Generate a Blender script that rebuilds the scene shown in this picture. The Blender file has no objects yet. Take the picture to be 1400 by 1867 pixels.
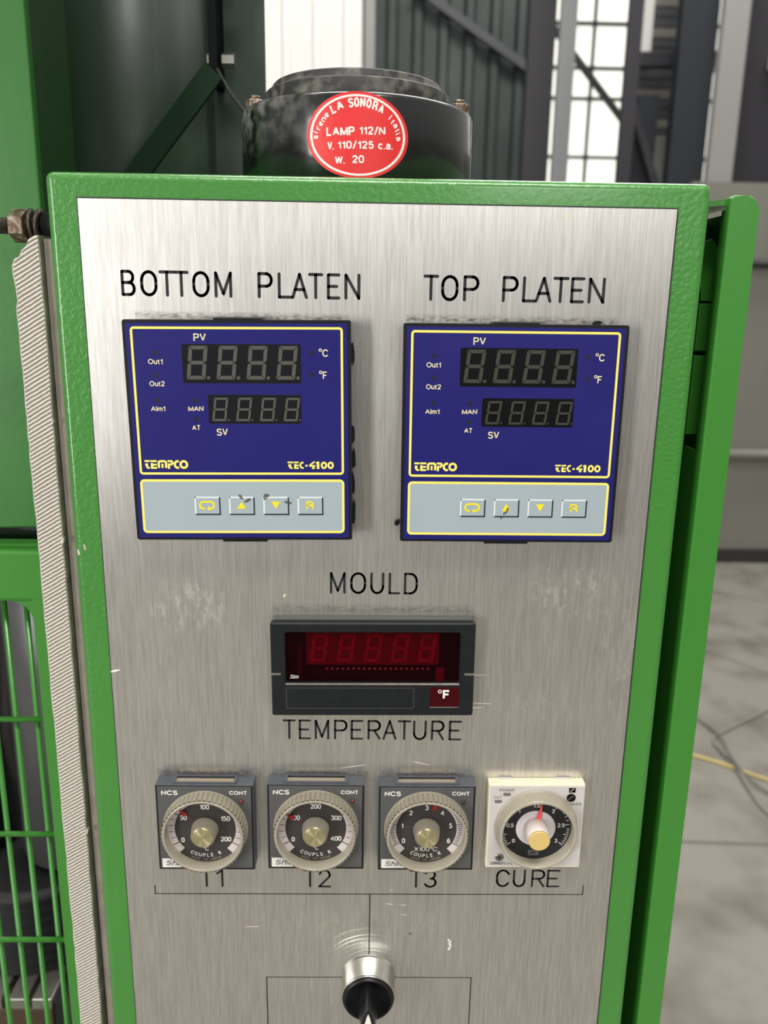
import bpy, bmesh, math, random
from mathutils import Vector, Matrix
random.seed(7)
PI = math.pi
scene = bpy.context.scene
COL = scene.collection
H0 = 1.40                       # height of the top edge of the metal face plate above the floor (m)
def W(x, y, z):                 # panel millimetres -> world metres
    return Vector((x * .001, y * .001, z * .001 + H0))

# ------------------------------------------------------------------ camera
cam_d = bpy.data.cameras.new('camera'); cam = bpy.data.objects.new('camera', cam_d); COL.objects.link(cam)
cam.location = W(123.299, -364.64, -39.539)
cam.rotation_euler = (math.radians(75.614), math.radians(-.932), math.radians(-.766))
cam_d.sensor_fit = 'VERTICAL'; cam_d.sensor_height = 36; cam_d.lens = 1496.434 / 1867 * 36
cam_d.clip_start = .02; cam_d.clip_end = 200
cam_d.dof.use_dof = True; cam_d.dof.focus_distance = .372; cam_d.dof.aperture_fstop = 11
scene.camera = cam
# ------------------------------------------------------------------ world and lamps
vs = scene.view_settings
vs.view_transform = 'Standard'; vs.look = 'None'; vs.gamma = 1; vs.use_curve_mapping = False; vs.exposure = 0
wd = bpy.data.worlds.new('hall_light'); scene.world = wd; wd.use_nodes = True
wn, wl = wd.node_tree.nodes, wd.node_tree.links
wbg = wn['Background']; wbg.inputs['Strength'].default_value = .56
wtc = wn.new('ShaderNodeTexCoord'); wsep = wn.new('ShaderNodeSeparateXYZ'); wr = wn.new('ShaderNodeValToRGB')
wmr = wn.new('ShaderNodeMapRange'); wmr.inputs['From Min'].default_value = -1
wl.new(wtc.outputs['Generated'], wsep.inputs[0]); wl.new(wsep.outputs['Z'], wmr.inputs['Value'])
wl.new(wmr.outputs[0], wr.inputs['Fac']); wl.new(wr.outputs[0], wbg.inputs['Color'])
cr = wr.color_ramp
cr.elements[0].position = .40; cr.elements[0].color = (.22, .21, .20, 1)
cr.elements[1].position = 1; cr.elements[1].color = (1.0, .99, .95, 1)
for p, c in ((.49, (.42, .41, .39, 1)), (.55, (.78, .77, .74, 1)), (.68, (.95, .94, .90, 1))):
    e = cr.elements.new(p); e.color = c
def area(name, loc, target, sx, sy, power, color=(1, 1, 1)):
    l = bpy.data.lights.new(name, 'AREA'); l.shape = 'RECTANGLE'; l.size = sx; l.size_y = sy; l.energy = power; l.color = color
    o = bpy.data.objects.new(name, l); COL.objects.link(o); o.location = loc
    o.rotation_euler = (Vector(target) - Vector(loc)).to_track_quat('-Z', 'Y').to_euler()
    return o
area('hall_door_daylight', (-2.2, -2.6, 1.45), (.12, 0, 1.25), .5, 1.8, 56, (1, .98, .96))
area('cover_highlight_fill', (1.1, -4.5, 2.45), (0, .2, 1.45), .9, .9, 24, (1, .98, .95))  # unseen lamp added for the highlight on the dark sheet cover
area('ceiling_lamp_front', (.3, -1.6, 4.2), (.12, 0, 1.2), 1.6, .5, 75, (1, .97, .90))
area('ceiling_lamp_over', (-.6, .9, 4.4), (.1, .1, 1.3), 1.8, .5, 85, (1, .97, .92))
area('ceiling_lamp_far', (1.5, 3.2, 5.0), (1.5, 3.4, 0), 2.5, 1.0, 120, (1, .98, .95))

# ------------------------------------------------------------------ materials
def s2l(c):
    return tuple((v / 255 / 12.92) if v / 255 <= .04045 else ((v / 255 + .055) / 1.055) ** 2.4 for v in c)
def rgba(c): return (*s2l(c), 1)
MATS = {}
def mat(name, c, rough=.5, metal=0., bump=0., bscale=400., bdist=.0003, var=0., vscale=60., vcol=None, spec=.5, coat=0., aniso=0., trans=0., alpha=1., emit=None, estr=1., stretch=(1, 1, 1), rvar=0.):
    if name in MATS: return MATS[name]
    m = bpy.data.materials.new(name); m.use_nodes = True; MATS[name] = m
    n, l = m.node_tree.nodes, m.node_tree.links; b = n['Principled BSDF']
    b.inputs['Base Color'].default_value = rgba(c); b.inputs['Roughness'].default_value = rough; b.inputs['Metallic'].default_value = metal
    b.inputs['Specular IOR Level'].default_value = spec; b.inputs['Coat Weight'].default_value = coat; b.inputs['Coat Roughness'].default_value = .12
    b.inputs['Transmission Weight'].default_value = trans; b.inputs['Alpha'].default_value = alpha
    if emit: b.inputs['Emission Color'].default_value = rgba(emit); b.inputs['Emission Strength'].default_value = estr
    tc = n.new('ShaderNodeTexCoord'); mp = n.new('ShaderNodeMapping'); mp.inputs['Scale'].default_value = stretch
    l.new(tc.outputs['Object'], mp.inputs[0])
    m['map'] = mp.name
    if bump:
        t = n.new('ShaderNodeTexNoise'); t.inputs['Scale'].default_value = bscale; t.inputs['Detail'].default_value = 3
        bp = n.new('ShaderNodeBump'); bp.inputs['Strength'].default_value = bump; bp.inputs['Distance'].default_value = bdist
        l.new(mp.outputs[0], t.inputs['Vector']); l.new(t.outputs[0], bp.inputs['Height']); l.new(bp.outputs[0], b.inputs['Normal'])
    if var:
        t = n.new('ShaderNodeTexNoise'); t.inputs['Scale'].default_value = vscale; t.inputs['Detail'].default_value = 5
        r = n.new('ShaderNodeValToRGB'); r.color_ramp.elements[0].position = .45; r.color_ramp.elements[1].position = .72
        mx = n.new('ShaderNodeMix'); mx.data_type = 'RGBA'; ml = n.new('ShaderNodeMath'); ml.operation = 'MULTIPLY'; ml.inputs[1].default_value = var
        mx.inputs[6].default_value = rgba(c); mx.inputs[7].default_value = rgba(vcol or c)
        l.new(mp.outputs[0], t.inputs['Vector']); l.new(t.outputs[0], r.inputs[0]); l.new(r.outputs[0], ml.inputs[0]); l.new(ml.outputs[0], mx.inputs[0]); l.new(mx.outputs[2], b.inputs['Base Color'])
        if rvar:
            ra = n.new('ShaderNodeMath'); ra.operation = 'MULTIPLY_ADD'; ra.inputs[1].default_value = rvar; ra.inputs[2].default_value = rough
            l.new(r.outputs[0], ra.inputs[0]); l.new(ra.outputs[0], b.inputs['Roughness'])
    return m
GREEN = mat('green_paint', (64, 134, 52), .30, bump=.55, bscale=460, bdist=.0006, coat=.6, var=.25, vscale=25, vcol=(72, 144, 58))
GREEN_S = mat('green_paint_smooth', (60, 132, 46), .28, bump=.25, bscale=120, bdist=.0004, coat=.4, var=.3, vscale=12, vcol=(66, 136, 54))
DKGREEN = mat('dark_green_sheet', (56, 68, 61), .33, bump=.3, bscale=60, bdist=.0006, var=.5, vscale=40, vcol=(74, 86, 78), stretch=(1, 1, .3), spec=1.)
DKGREEN2 = mat('dark_green_strip', (14, 38, 20), .6, spec=.15, bump=.1, bscale=80)
BLACKP = mat('black_plastic', (18, 19, 22), .42, spec=.3, bump=.15, bscale=900, bdist=.0001)
BLACKG = mat('black_enamel', (10, 10, 13), .18, bump=.12, bscale=60, bdist=.0003, coat=.6, var=.25, vscale=45, vcol=(40, 40, 42), rvar=.3)
DUSTY = mat('dusty_black_enamel', (36, 36, 38), .6, bump=.3, bscale=300, bdist=.0003, var=.9, vscale=160, vcol=(112, 108, 100))
INK = mat('engraving_ink', (26, 27, 30), .6)
BLUE = mat('blue_faceplate', (28, 26, 106), .4, spec=.3, bump=.06, bscale=1500, bdist=.0001, var=.3, vscale=35, vcol=(40, 38, 116))
YEL = mat('yellow_print', (250, 236, 110), .5)
YELS = mat('yellow_symbol', (248, 228, 20), .5)
KEYGREY = mat('keypad_grey', (163, 177, 183), .5, var=.2, vscale=40, vcol=(150, 166, 172))
PALE = mat('key_highlight_edge', (226, 234, 234), .45)
NAVY = mat('key_shadow_edge', (14, 14, 36), .5)
CREAMP = mat('cream_print', (250, 240, 190), .5)
WHITEP = mat('white_print', (238, 236, 228), .5)
DISPLAY = mat('display_window', (26, 27, 30), .35, spec=.15)
SEG = mat('unlit_segment', (80, 80, 74), .4)
DISPLAY2 = mat('display_window_dark', (15, 15, 17), .3, spec=.15)
SEG2 = mat('unlit_segment_dim', (56, 56, 48), .4)
LEDOFF = mat('unlit_indicator', (17, 17, 38), .4)
SMEAR = mat('brown_smear', (92, 84, 74), .8, alpha=.7)
GUM = mat('black_residue', (34, 32, 30), .8, bump=.6, bscale=900)
TIMERG = mat('timer_grey_plastic', (84, 84, 84), .5, bump=.1, bscale=800, bdist=.0001, var=.25, vscale=120, vcol=(95, 95, 92))
TIMERB = mat('timer_blue_grey_case', (78, 82, 90), .45, bump=.12, bscale=700, bdist=.0001, var=.4, vscale=150, vcol=(98, 100, 102))
DUST = mat('dust_beige', (158, 148, 130), .9, bump=.5, bscale=900)
DIALD = mat('dial_dark', (58, 54, 53), .45)
DIALB = mat('dial_black', (24, 27, 30), .4)
BAND = mat('dial_white_band', (214, 204, 204), .5, var=.35, vscale=160, vcol=(180, 168, 160))
CLEARR = mat('dirty_clear_plastic', (182, 175, 157), .3, trans=.15, alpha=.93, var=.35, vscale=90, vcol=(150, 142, 122), coat=.4)
CLEARK = mat('clear_grey_knob', (158, 152, 138), .3, trans=.15, alpha=.95, coat=.4)
CLEARC = mat('cream_clear_ring', (206, 199, 180), .25, trans=.25, alpha=.78, var=.3, vscale=120, vcol=(172, 162, 138), coat=.5)
BRASS = mat('spun_brass_cap', (226, 218, 172), .3, metal=1.)
GOLD = mat('gold_cap', (238, 206, 132), .38, metal=.25)
RED = mat('red_pointer', (160, 22, 26), .4)
REDL = mat('red_indicator', (110, 22, 28), .2, coat=.8)
DARKL = mat('dark_indicator', (52, 24, 28), .2, coat=.8)
PINK = mat('coral_pointer', (236, 84, 84), .4)
CREAM = mat('cream_case', (240, 231, 206), .45, var=.3, vscale=90, vcol=(222, 208, 178))
SILVERF = mat('timer_silver_face', (204, 200, 198), .5, var=.35, vscale=120, vcol=(178, 172, 160))
STEEL = mat('steel', (168, 166, 160), .35, metal=1., var=.4, vscale=60, vcol=(120, 116, 110))
CHROME = mat('polished_boss', (226, 224, 216), .16, metal=1.)
RUSTY = mat('rusty_steel', (104, 84, 66), .5, metal=.7, bump=.4, bscale=500, var=.8, vscale=300, vcol=(190, 180, 168))
DARKST = mat('dark_steel', (74, 70, 64), .42, metal=.8, var=.5, vscale=300, vcol=(120, 112, 100))
WASHER = mat('oily_washer', (84, 76, 68), .45, metal=.7)
REDST = mat('red_sticker', (228, 44, 44), .45, var=.3, vscale=60, vcol=(210, 40, 44))
WHITEST = mat('sticker_white', (246, 232, 226), .5)
METERB = mat('meter_black_bezel', (26, 29, 31), .45, spec=.25, bump=.15, bscale=700, bdist=.0001, var=.3, vscale=140, vcol=(40, 44, 46))
METERT = mat('meter_grey_case', (82, 84, 82), .5, bump=.2, bscale=600, bdist=.0001)
REDDARK = mat('red_filter_dark', (10, 0, 2), .3, spec=.05)
REDBLK = mat('red_display_block', (66, 0, 6), .4, spec=.05)
REDSEG = mat('red_unlit_segment', (98, 2, 12), .4, spec=.05)
REDDOT = mat('red_small_dot', (130, 30, 36), .4, spec=.05)
REDWIN = mat('red_unit_window', (62, 4, 14), .25, spec=.15)
SILVERLIP = mat('worn_silver_lip', (172, 168, 160), .3, metal=.8, var=.5, vscale=300, vcol=(110, 104, 96))
WHITEPAINT = mat('white_paint_drop', (244, 242, 236), .5)

def brushed():
    m = bpy.data.materials.new('brushed_aluminium'); m.use_nodes = True
    n, l = m.node_tree.nodes, m.node_tree.links; b = n['Principled BSDF']
    tc = n.new('ShaderNodeTexCoord')
    def noise(scale, stretch, detail=3, rough=.6):
        mp = n.new('ShaderNodeMapping'); mp.inputs['Scale'].default_value = stretch; l.new(tc.outputs['Object'], mp.inputs[0])
        t = n.new('ShaderNodeTexNoise'); t.inputs['Scale'].default_value = scale; t.inputs['Detail'].default_value = detail; t.inputs['Roughness'].default_value = rough
        l.new(mp.outputs[0], t.inputs['Vector']); return t.outputs[0]
    def math_(op, a, b_=None, c=None):
        k = n.new('ShaderNodeMath'); k.operation = op
        for i, v in enumerate((a, b_, c)):
            if v is None: continue
            if isinstance(v, (int, float)): k.inputs[i].default_value = v
            else: l.new(v, k.inputs[i])
        return k.outputs[0]
    def ramp(v, p0, p1, c0=(0, 0, 0, 1), c1=(1, 1, 1, 1)):
        r = n.new('ShaderNodeValToRGB'); r.color_ramp.elements[0].position = p0; r.color_ramp.elements[1].position = p1
        r.color_ramp.elements[0].color = c0; r.color_ramp.elements[1].color = c1; l.new(v, r.inputs[0]); return r.outputs[0]
    fine = noise(1700, (1, 1, .035), 4, .7)          # vertical brush lines
    mid = noise(900, (1, 1, .05), 3)
    big = noise(9, (1, 1, 1.4), 4)
    base = ramp(fine, .32, .68, rgba((176, 173, 168)), rgba((232, 230, 225)))
    base2 = ramp(mid, .35, .65, rgba((204, 202, 197)), rgba((226, 224, 219)))
    mx = n.new('ShaderNodeMix'); mx.data_type = 'RGBA'; mx.inputs[0].default_value = .5; l.new(base, mx.inputs[6]); l.new(base2, mx.inputs[7])
    # scuffed patches: short scratches inside soft ellipses (local metres, plate centre line x = 0, z from the floor)
    sep = n.new('ShaderNodeSeparateXYZ'); l.new(tc.outputs['Object'], sep.inputs[0])
    tot = None
    for (px, pz, rx, rz, k) in SCUFFS:
        dx = math_('DIVIDE', math_('SUBTRACT', sep.outputs['X'], px), rx); dz = math_('DIVIDE', math_('SUBTRACT', sep.outputs['Z'], pz), rz)
        d = math_('ADD', math_('MULTIPLY', dx, dx), math_('MULTIPLY', dz, dz))
        q = math_('MULTIPLY', math_('MAXIMUM', math_('SUBTRACT', 1.0, d), 0.0), k)
        tot = q if tot is None else math_('MAXIMUM', tot, q)
    scr = ramp(noise(420, (1, 1, .35), 6, .75), .50, .64)
    sc = math_('MINIMUM', math_('MULTIPLY', math_('MULTIPLY', tot, scr), 1.3), 1.0)
    mx2 = n.new('ShaderNodeMix'); mx2.data_type = 'RGBA'; l.new(sc, mx2.inputs[0]); l.new(mx.outputs[2], mx2.inputs[6]); mx2.inputs[7].default_value = rgba((232, 230, 222))
    # grime along the upper edges of the instruments
    gt = None
    for (x0, x1, z, hh, k) in GRIME:
        ax = math_('MULTIPLY', math_('GREATER_THAN', sep.outputs['X'], x0), math_('LESS_THAN', sep.outputs['X'], x1))
        dz = math_('DIVIDE', math_('ABSOLUTE', math_('SUBTRACT', sep.outputs['Z'], z)), hh)
        q = math_('MULTIPLY', math_('MULTIPLY', math_('MAXIMUM', math_('SUBTRACT', 1.0, dz), 0.0), ax), k)
        gt = q if gt is None else math_('MAXIMUM', gt, q)
    gm = math_('MULTIPLY', gt, ramp(noise(330, (1, 1, 2.2), 6, .8), .42, .60))
    mx3 = n.new('ShaderNodeMix'); mx3.data_type = 'RGBA'; l.new(gm, mx3.inputs[0]); l.new(mx2.outputs[2], mx3.inputs[6]); mx3.inputs[7].default_value = rgba((92, 84, 74))
    l.new(mx3.outputs[2], b.inputs['Base Color'])
    b.inputs['Metallic'].default_value = .87; b.inputs['Anisotropic'].default_value = .75
    tg = n.new('ShaderNodeCombineXYZ'); tg.inputs[0].default_value = 1; l.new(tg.outputs[0], b.inputs['Tangent'])
    rg = math_('MULTIPLY_ADD', big, .10, .30); rg2 = math_('MULTIPLY_ADD', sc, .12, rg); l.new(rg2, b.inputs['Roughness'])
    # circular rub marks around the selector switch
    dx = math_('SUBTRACT', sep.outputs['X'], 0.0); dz = math_('SUBTRACT', sep.outputs['Z'], 1.009)
    rr = math_('SQRT', math_('ADD', math_('MULTIPLY', dx, dx), math_('MULTIPLY', dz, dz)))
    rw = n.new('ShaderNodeTexNoise'); rw.noise_dimensions = '1D'; rw.inputs['Scale'].default_value = 420; rw.inputs['Detail'].default_value = 2; l.new(rr, rw.inputs['W'])
    rmask = math_('MULTIPLY', math_('LESS_THAN', rr, .036), ramp(rw.outputs[0], .45, .6))
    hgt = math_('ADD', fine, math_('MULTIPLY', rmask, 5.0))
    bp = n.new('ShaderNodeBump'); bp.inputs['Strength'].default_value = .22; bp.inputs['Distance'].default_value = .00006
    l.new(hgt, bp.inputs['Height']); l.new(bp.outputs[0], b.inputs['Normal'])
    return m
def lz(z): return z * .001 + H0         # panel mm height -> metres above the floor (plate part has its origin at floor level)
SCUFFS = [(-.088, lz(-180), .026, .016, 1), (.092, lz(-172), .030, .022, .9), (.080, lz(-232), .03, .012, .6), (-.02, lz(-357), .05, .012, .7), (.118, lz(-205), .014, .05, .6), (.04, lz(-356), .03, .01, .5), (-.06, lz(-262), .05, .01, .35), (.08, lz(-265), .03, .014, .5), (-.105, lz(-210), .02, .05, .3)]
GRIME = [(-.105, -.013, lz(-47), .0024, .85), (.012, .104, lz(-46.8), .0026, .9), (-.048, .047, lz(-180.5), .003, .5), (-.107, -.055, lz(-268), .003, .6), (-.05, -.002, lz(-268), .003, .5), (.005, .05, lz(-268), .003, .5)]
ALU = brushed()

def ridged():
    m = bpy.data.materials.new('sawn_fibre_cement'); m.use_nodes = True
    n, l = m.node_tree.nodes, m.node_tree.links; b = n['Principled BSDF']
    tc = n.new('ShaderNodeTexCoord'); mp = n.new('ShaderNodeMapping'); mp.inputs['Rotation'].default_value = (0, math.radians(31), 0)
    l.new(tc.outputs['Object'], mp.inputs[0])
    w = n.new('ShaderNodeTexWave'); w.wave_type = 'BANDS'; w.bands_direction = 'Z'; w.inputs['Scale'].default_value = 190; w.inputs['Distortion'].default_value = 1.3; w.inputs['Detail'].default_value = 3; w.inputs['Detail Scale'].default_value = 1.2
    l.new(mp.outputs[0], w.inputs['Vector'])
    t = n.new('ShaderNodeTexNoise'); t.inputs['Scale'].default_value = 500; t.inputs['Detail'].default_value = 4; l.new(tc.outputs['Object'], t.inputs['Vector'])
    r = n.new('ShaderNodeValToRGB'); r.color_ramp.elements[0].color = rgba((158, 149, 135)); r.color_ramp.elements[1].color = rgba((236, 230, 219)); r.color_ramp.elements[0].position = .1; r.color_ramp.elements[1].position = .55
    l.new(w.outputs[1], r.inputs[0])
    mx = n.new('ShaderNodeMix'); mx.data_type = 'RGBA'; mx.blend_type = 'MULTIPLY'; mx.inputs[0].default_value = .35; l.new(r.outputs[0], mx.inputs[6]); l.new(t.outputs[0], mx.inputs[7])
    l.new(mx.outputs[2], b.inputs['Base Color']); b.inputs['Roughness'].default_value = .9
    ad = n.new('ShaderNodeMath'); ad.operation = 'MULTIPLY_ADD'; ad.inputs[1].default_value = .35; l.new(t.outputs[0], ad.inputs[0]); l.new(w.outputs[1], ad.inputs[2])
    bp = n.new('ShaderNodeBump'); bp.inputs['Strength'].default_value = .8; bp.inputs['Distance'].default_value = .0006; l.new(ad.outputs[0], bp.inputs['Height']); l.new(bp.outputs[0], b.inputs['Normal'])
    return m
RIDGED = ridged()
BOARDG = mat('board_grey_skin', (140, 134, 122), .8, bump=.4, bscale=300, var=.5, vscale=90, vcol=(108, 104, 96))
BOARDW = mat('board_broken_edge', (206, 200, 188), .9, bump=.9, bscale=420, bdist=.0008, var=.6, vscale=260, vcol=(150, 142, 130))
CONCRETE = mat('concrete_floor', (136, 132, 124), .6, bump=.15, bscale=30, bdist=.002, var=.9, vscale=4.5, vcol=(98, 91, 82))

# ------------------------------------------------------------------ object helpers
def tag(o, label=None, cat=None, group=None, kind=None):
    for k, v in (('label', label), ('category', cat), ('group', group), ('kind', kind)):
        if v: o[k] = v
    return o
def empty(name, loc, label, cat, group=None, roty=0.):
    o = bpy.data.objects.new(name, None); COL.objects.link(o); o.location = loc; o.rotation_euler = (0, roty, 0); o.empty_display_size = .02
    return tag(o, label, cat, group)
class MB:
    """collects shapes in millimetres; build() links them as one mesh object"""
    def __init__(s, origin=(0, 0, 0)):
        s.bm = bmesh.new(); s.o = Vector(origin); s.mats = []
    def mi(s, m):
        if m not in s.mats: s.mats.append(m)
        return s.mats.index(m)
    def add(s, bm2, m, smooth=False):
        k = s.mi(m); vm = {}
        for v in bm2.verts: vm[v] = s.bm.verts.new(v.co)
        for f in bm2.faces:
            try:
                g = s.bm.faces.new([vm[v] for v in f.verts]); g.material_index = k; g.smooth = smooth
            except ValueError: pass
        bm2.free()
    def box(s, x0, x1, y0, y1, z0, z1, m, bev=0., seg=2, smooth=False):
        b = bmesh.new(); bmesh.ops.create_cube(b, size=1)
        for v in b.verts: v.co = Vector(((x0 + x1) / 2 + v.co.x * (x1 - x0), (y0 + y1) / 2 + v.co.y * (y1 - y0), (z0 + z1) / 2 + v.co.z * (z1 - z0)))
        if bev: bmesh.ops.bevel(b, geom=b.edges[:], offset=bev, segments=seg, affect='EDGES', profile=.5)
        s.add(b, m, smooth); return s
    def prism(s, pts, y0, y1, m, cham=0., smooth=False):      # polygon in x,z extruded along y; y0 is the front
        b = bmesh.new(); 
        A = sum(pts[i][0] * pts[(i + 1) % len(pts)][1] - pts[(i + 1) % len(pts)][0] * pts[i][1] for i in range(len(pts)))
        if A < 0: pts = pts[::-1]
        f = [b.verts.new((p[0], y0, p[1])) for p in pts]; k = [b.verts.new((p[0], y1, p[1])) for p in pts]; n = len(pts)
        ff = b.faces.new(f); b.faces.new(k[::-1])
        for i in range(n): b.faces.new((f[i], k[i], k[(i + 1) % n], f[(i + 1) % n]))
        if cham: bmesh.ops.bevel(b, geom=list(ff.edges), offset=cham, segments=2, affect='EDGES', profile=.5)
        s.add(b, m, smooth); return s
    def cyl(s, c, axis, r, h, m, n=32, r2=None, smooth=True, cap=True, bev=0.):   # from c along axis by h
        r2 = r if r2 is None else r2; ax = Vector(axis).normalized(); q = Vector((0, 0, 1)).rotation_difference(ax); c = Vector(c)
        prof = [(r, 0), (r2, h)] if not bev else [(r - bev, 0), (r, bev), (r2, h - bev), (r2 - bev, h)]
        return s.lathe(prof, c, ax, m, n, cap, smooth)
    def lathe(s, prof, c, axis, m, n=48, cap=True, smooth=True, rfun=None):
        ax = Vector(axis).normalized(); q = Vector((0, 0, 1)).rotation_difference(ax); c = Vector(c); k = s.mi(m)
        rows = []
        for (r, h) in prof:
            rows.append([s.bm.verts.new(c + q @ Vector(((r + (rfun(i, h) if rfun else 0)) * math.cos(2 * PI * i / n), (r + (rfun(i, h) if rfun else 0)) * math.sin(2 * PI * i / n), h))) for i in range(n)])
        for a, b2 in zip(rows, rows[1:]):
            for i in range(n):
                f = s.bm.faces.new((a[i], a[(i + 1) % n], b2[(i + 1) % n], b2[i])); f.material_index = k; f.smooth = smooth
        if cap:
            for rw, rev in ((rows[0], True), (rows[-1], False)):
                try: f = s.bm.faces.new(rw[::-1] if rev else rw); f.material_index = k
                except ValueError: pass
        return s
    def tube(s, pts, r, m, n=10, closed=False):
        pts = [Vector(p) for p in pts]; k = s.mi(m); rows = []; N = len(pts); up = None
        for i, p in enumerate(pts):
            t = (pts[min(i + 1, N - 1)] - pts[max(i - 1, 0)]).normalized()
            if up is None or abs(up.dot(t)) > .95: up = Vector((0, 0, 1)) if abs(t.z) < .9 else Vector((1, 0, 0))
            a = t.cross(up).normalized(); b2 = a.cross(t).normalized(); up = b2
            rows.append([s.bm.verts.new(p + (a * math.cos(2 * PI * j / n) + b2 * math.sin(2 * PI * j / n)) * r) for j in range(n)])
        for a, b2 in zip(rows, rows[1:]):
            for j in range(n):
                f = s.bm.faces.new((a[j], a[(j + 1) % n], b2[(j + 1) % n], b2[j])); f.material_index = k; f.smooth = True
        for rw in (rows[0], rows[-1][::-1]):
            f = s.bm.faces.new(rw); f.material_index = k
        return s
    def quad(s, pts, m):
        f = s.bm.faces.new([s.bm.verts.new(p) for p in pts]); f.material_index = s.mi(m); return s
    def ribbon(s, pts, r, y, m, xf=None):
        """flat line of half width r through (x, z) points, mitred joints, butt ends"""
        P = [Vector((p[0], p[1])) for p in pts]; Q = [P[0]]
        for p in P[1:]:
            if (p - Q[-1]).length > 1e-5: Q.append(p)
        P = Q; n = len(P); k = s.mi(m)
        if n < 2: return s
        closed = n > 3 and (P[0] - P[-1]).length < 1e-4
        def nrm(a, b2): d = (b2 - a).normalized(); return Vector((-d.y, d.x))
        def vert(q): q = (q.x, y, q.y); return s.bm.verts.new(xf(q) if xf else q)
        runs, cur = [], [0]
        for i in range(1, n - 1):
            cur.append(i)
            if nrm(P[i - 1], P[i]).dot(nrm(P[i], P[i + 1])) < -.55: runs.append(cur); cur = [i]
        cur.append(n - 1); runs.append(cur)
        if len(runs) > 1: closed = False
        for run in runs:
            L = []
            for a, i in enumerate(run):
                first, last = a == 0, a == len(run) - 1
                if closed and (first or last): n0, n1 = nrm(P[-2], P[-1]), nrm(P[0], P[1])
                else: n0 = nrm(P[run[a - 1]], P[i]) if not first else None; n1 = nrm(P[i], P[run[a + 1]]) if not last else None
                if n0 is None: o_ = n1
                elif n1 is None: o_ = n0
                else: o_ = (n0 + n1); o_ = o_ / max(o_.length_squared / 2, .3)
                L.append((vert(P[i] + o_ * r), vert(P[i] - o_ * r)))
            for (a, b2), (c, d) in zip(L, L[1:]):
                f = s.bm.faces.new((a, b2, d, c)); f.material_index = k
        return s
    def text(s, t, x, z, y, h, m, w=None, bold=0., align='L', rot=0., shear=0., xf=None):
        """flat sans print facing -y: (x, z) is the baseline start (L), centre (C) or end (R); h the capital height"""
        wt = (.066 + bold * 1.4) * h; gl = []; cur = 0.
        for ch in t:
            if ch == ' ': cur += .38; continue
            gw, ln = FONT[ch]; gl.append((cur, gw, ln)); cur += gw + .21 + bold * 3
        tot = max(a + g for a, g, _ in gl); hh = h - 2 * wt
        W0 = w if w is not None else tot * h * .86 + 2 * wt
        sx = (W0 - 2 * wt) / tot if tot > 0 else 1.
        off = {'L': 0, 'C': -W0 / 2, 'R': -W0}[align] + wt; c, si = math.cos(rot), math.sin(rot); n_ = 0
        for a, gw, ln in gl:
            for pl in ln:
                pts = []
                for u, v in pl:
                    px, pz = off + (a + u) * sx, wt + v * hh; px += shear * pz
                    pts.append((x + c * px - si * pz, z + si * px + c * pz))
                s.ribbon(pts, wt, y - .004 * (n_ % 4), m, xf); n_ += 1
        return s
    def arctext(s, t, cx, cz, r, a0, a1, y, h, m, bold=0., inward=True, cw=None, xf=None):
        """letters spread along an arc from angle a0 to a1 (degrees); inward: letter tops point to the centre"""
        n = len(t)
        for i, ch in enumerate(t):
            if ch == ' ': continue
            a = math.radians(a0 + (a1 - a0) * (i / (n - 1) if n > 1 else 0))
            px, pz = cx + r * math.cos(a), cz + r * math.sin(a)
            s.text(ch, px, pz, y, h, m, bold=bold, align='C', rot=a + (PI / 2 if inward else -PI / 2), w=cw(ch) if cw else None, xf=xf)
        return s
    def strokes(s, lines, r, y0, y1, m):
        for ln in lines:
            for a, b2 in zip(ln, ln[1:]): s.prism(capsule(a, b2, r), y0, y1, m)
        return s
    def build(s, name, parent=None, label=None, recalc=True, bevel_mod=0.):
        me = bpy.data.meshes.new(name)
        if recalc: bmesh.ops.recalc_face_normals(s.bm, faces=s.bm.faces[:])
        for v in s.bm.verts: v.co = (v.co - s.o) * .001
        s.bm.to_mesh(me); s.bm.free()
        for m in s.mats: me.materials.append(m)
        o = bpy.data.objects.new(name, me); COL.objects.link(o)
        if parent: o.parent = parent
        if label: o['label'] = label
        return o
def arc(cx, cz, rx, rz, a0, a1, n=8): return [(cx + rx * math.cos(math.radians(a0 + (a1 - a0) * i / n)), cz + rz * math.sin(math.radians(a0 + (a1 - a0) * i / n))) for i in range(n + 1)]
def _o(w_, h_, n=14): return arc(w_ / 2, h_ / 2, w_ / 2, h_ / 2, 90, 450, n)
def _f(w_, L): return (w_, L)
X_ = .70
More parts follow.
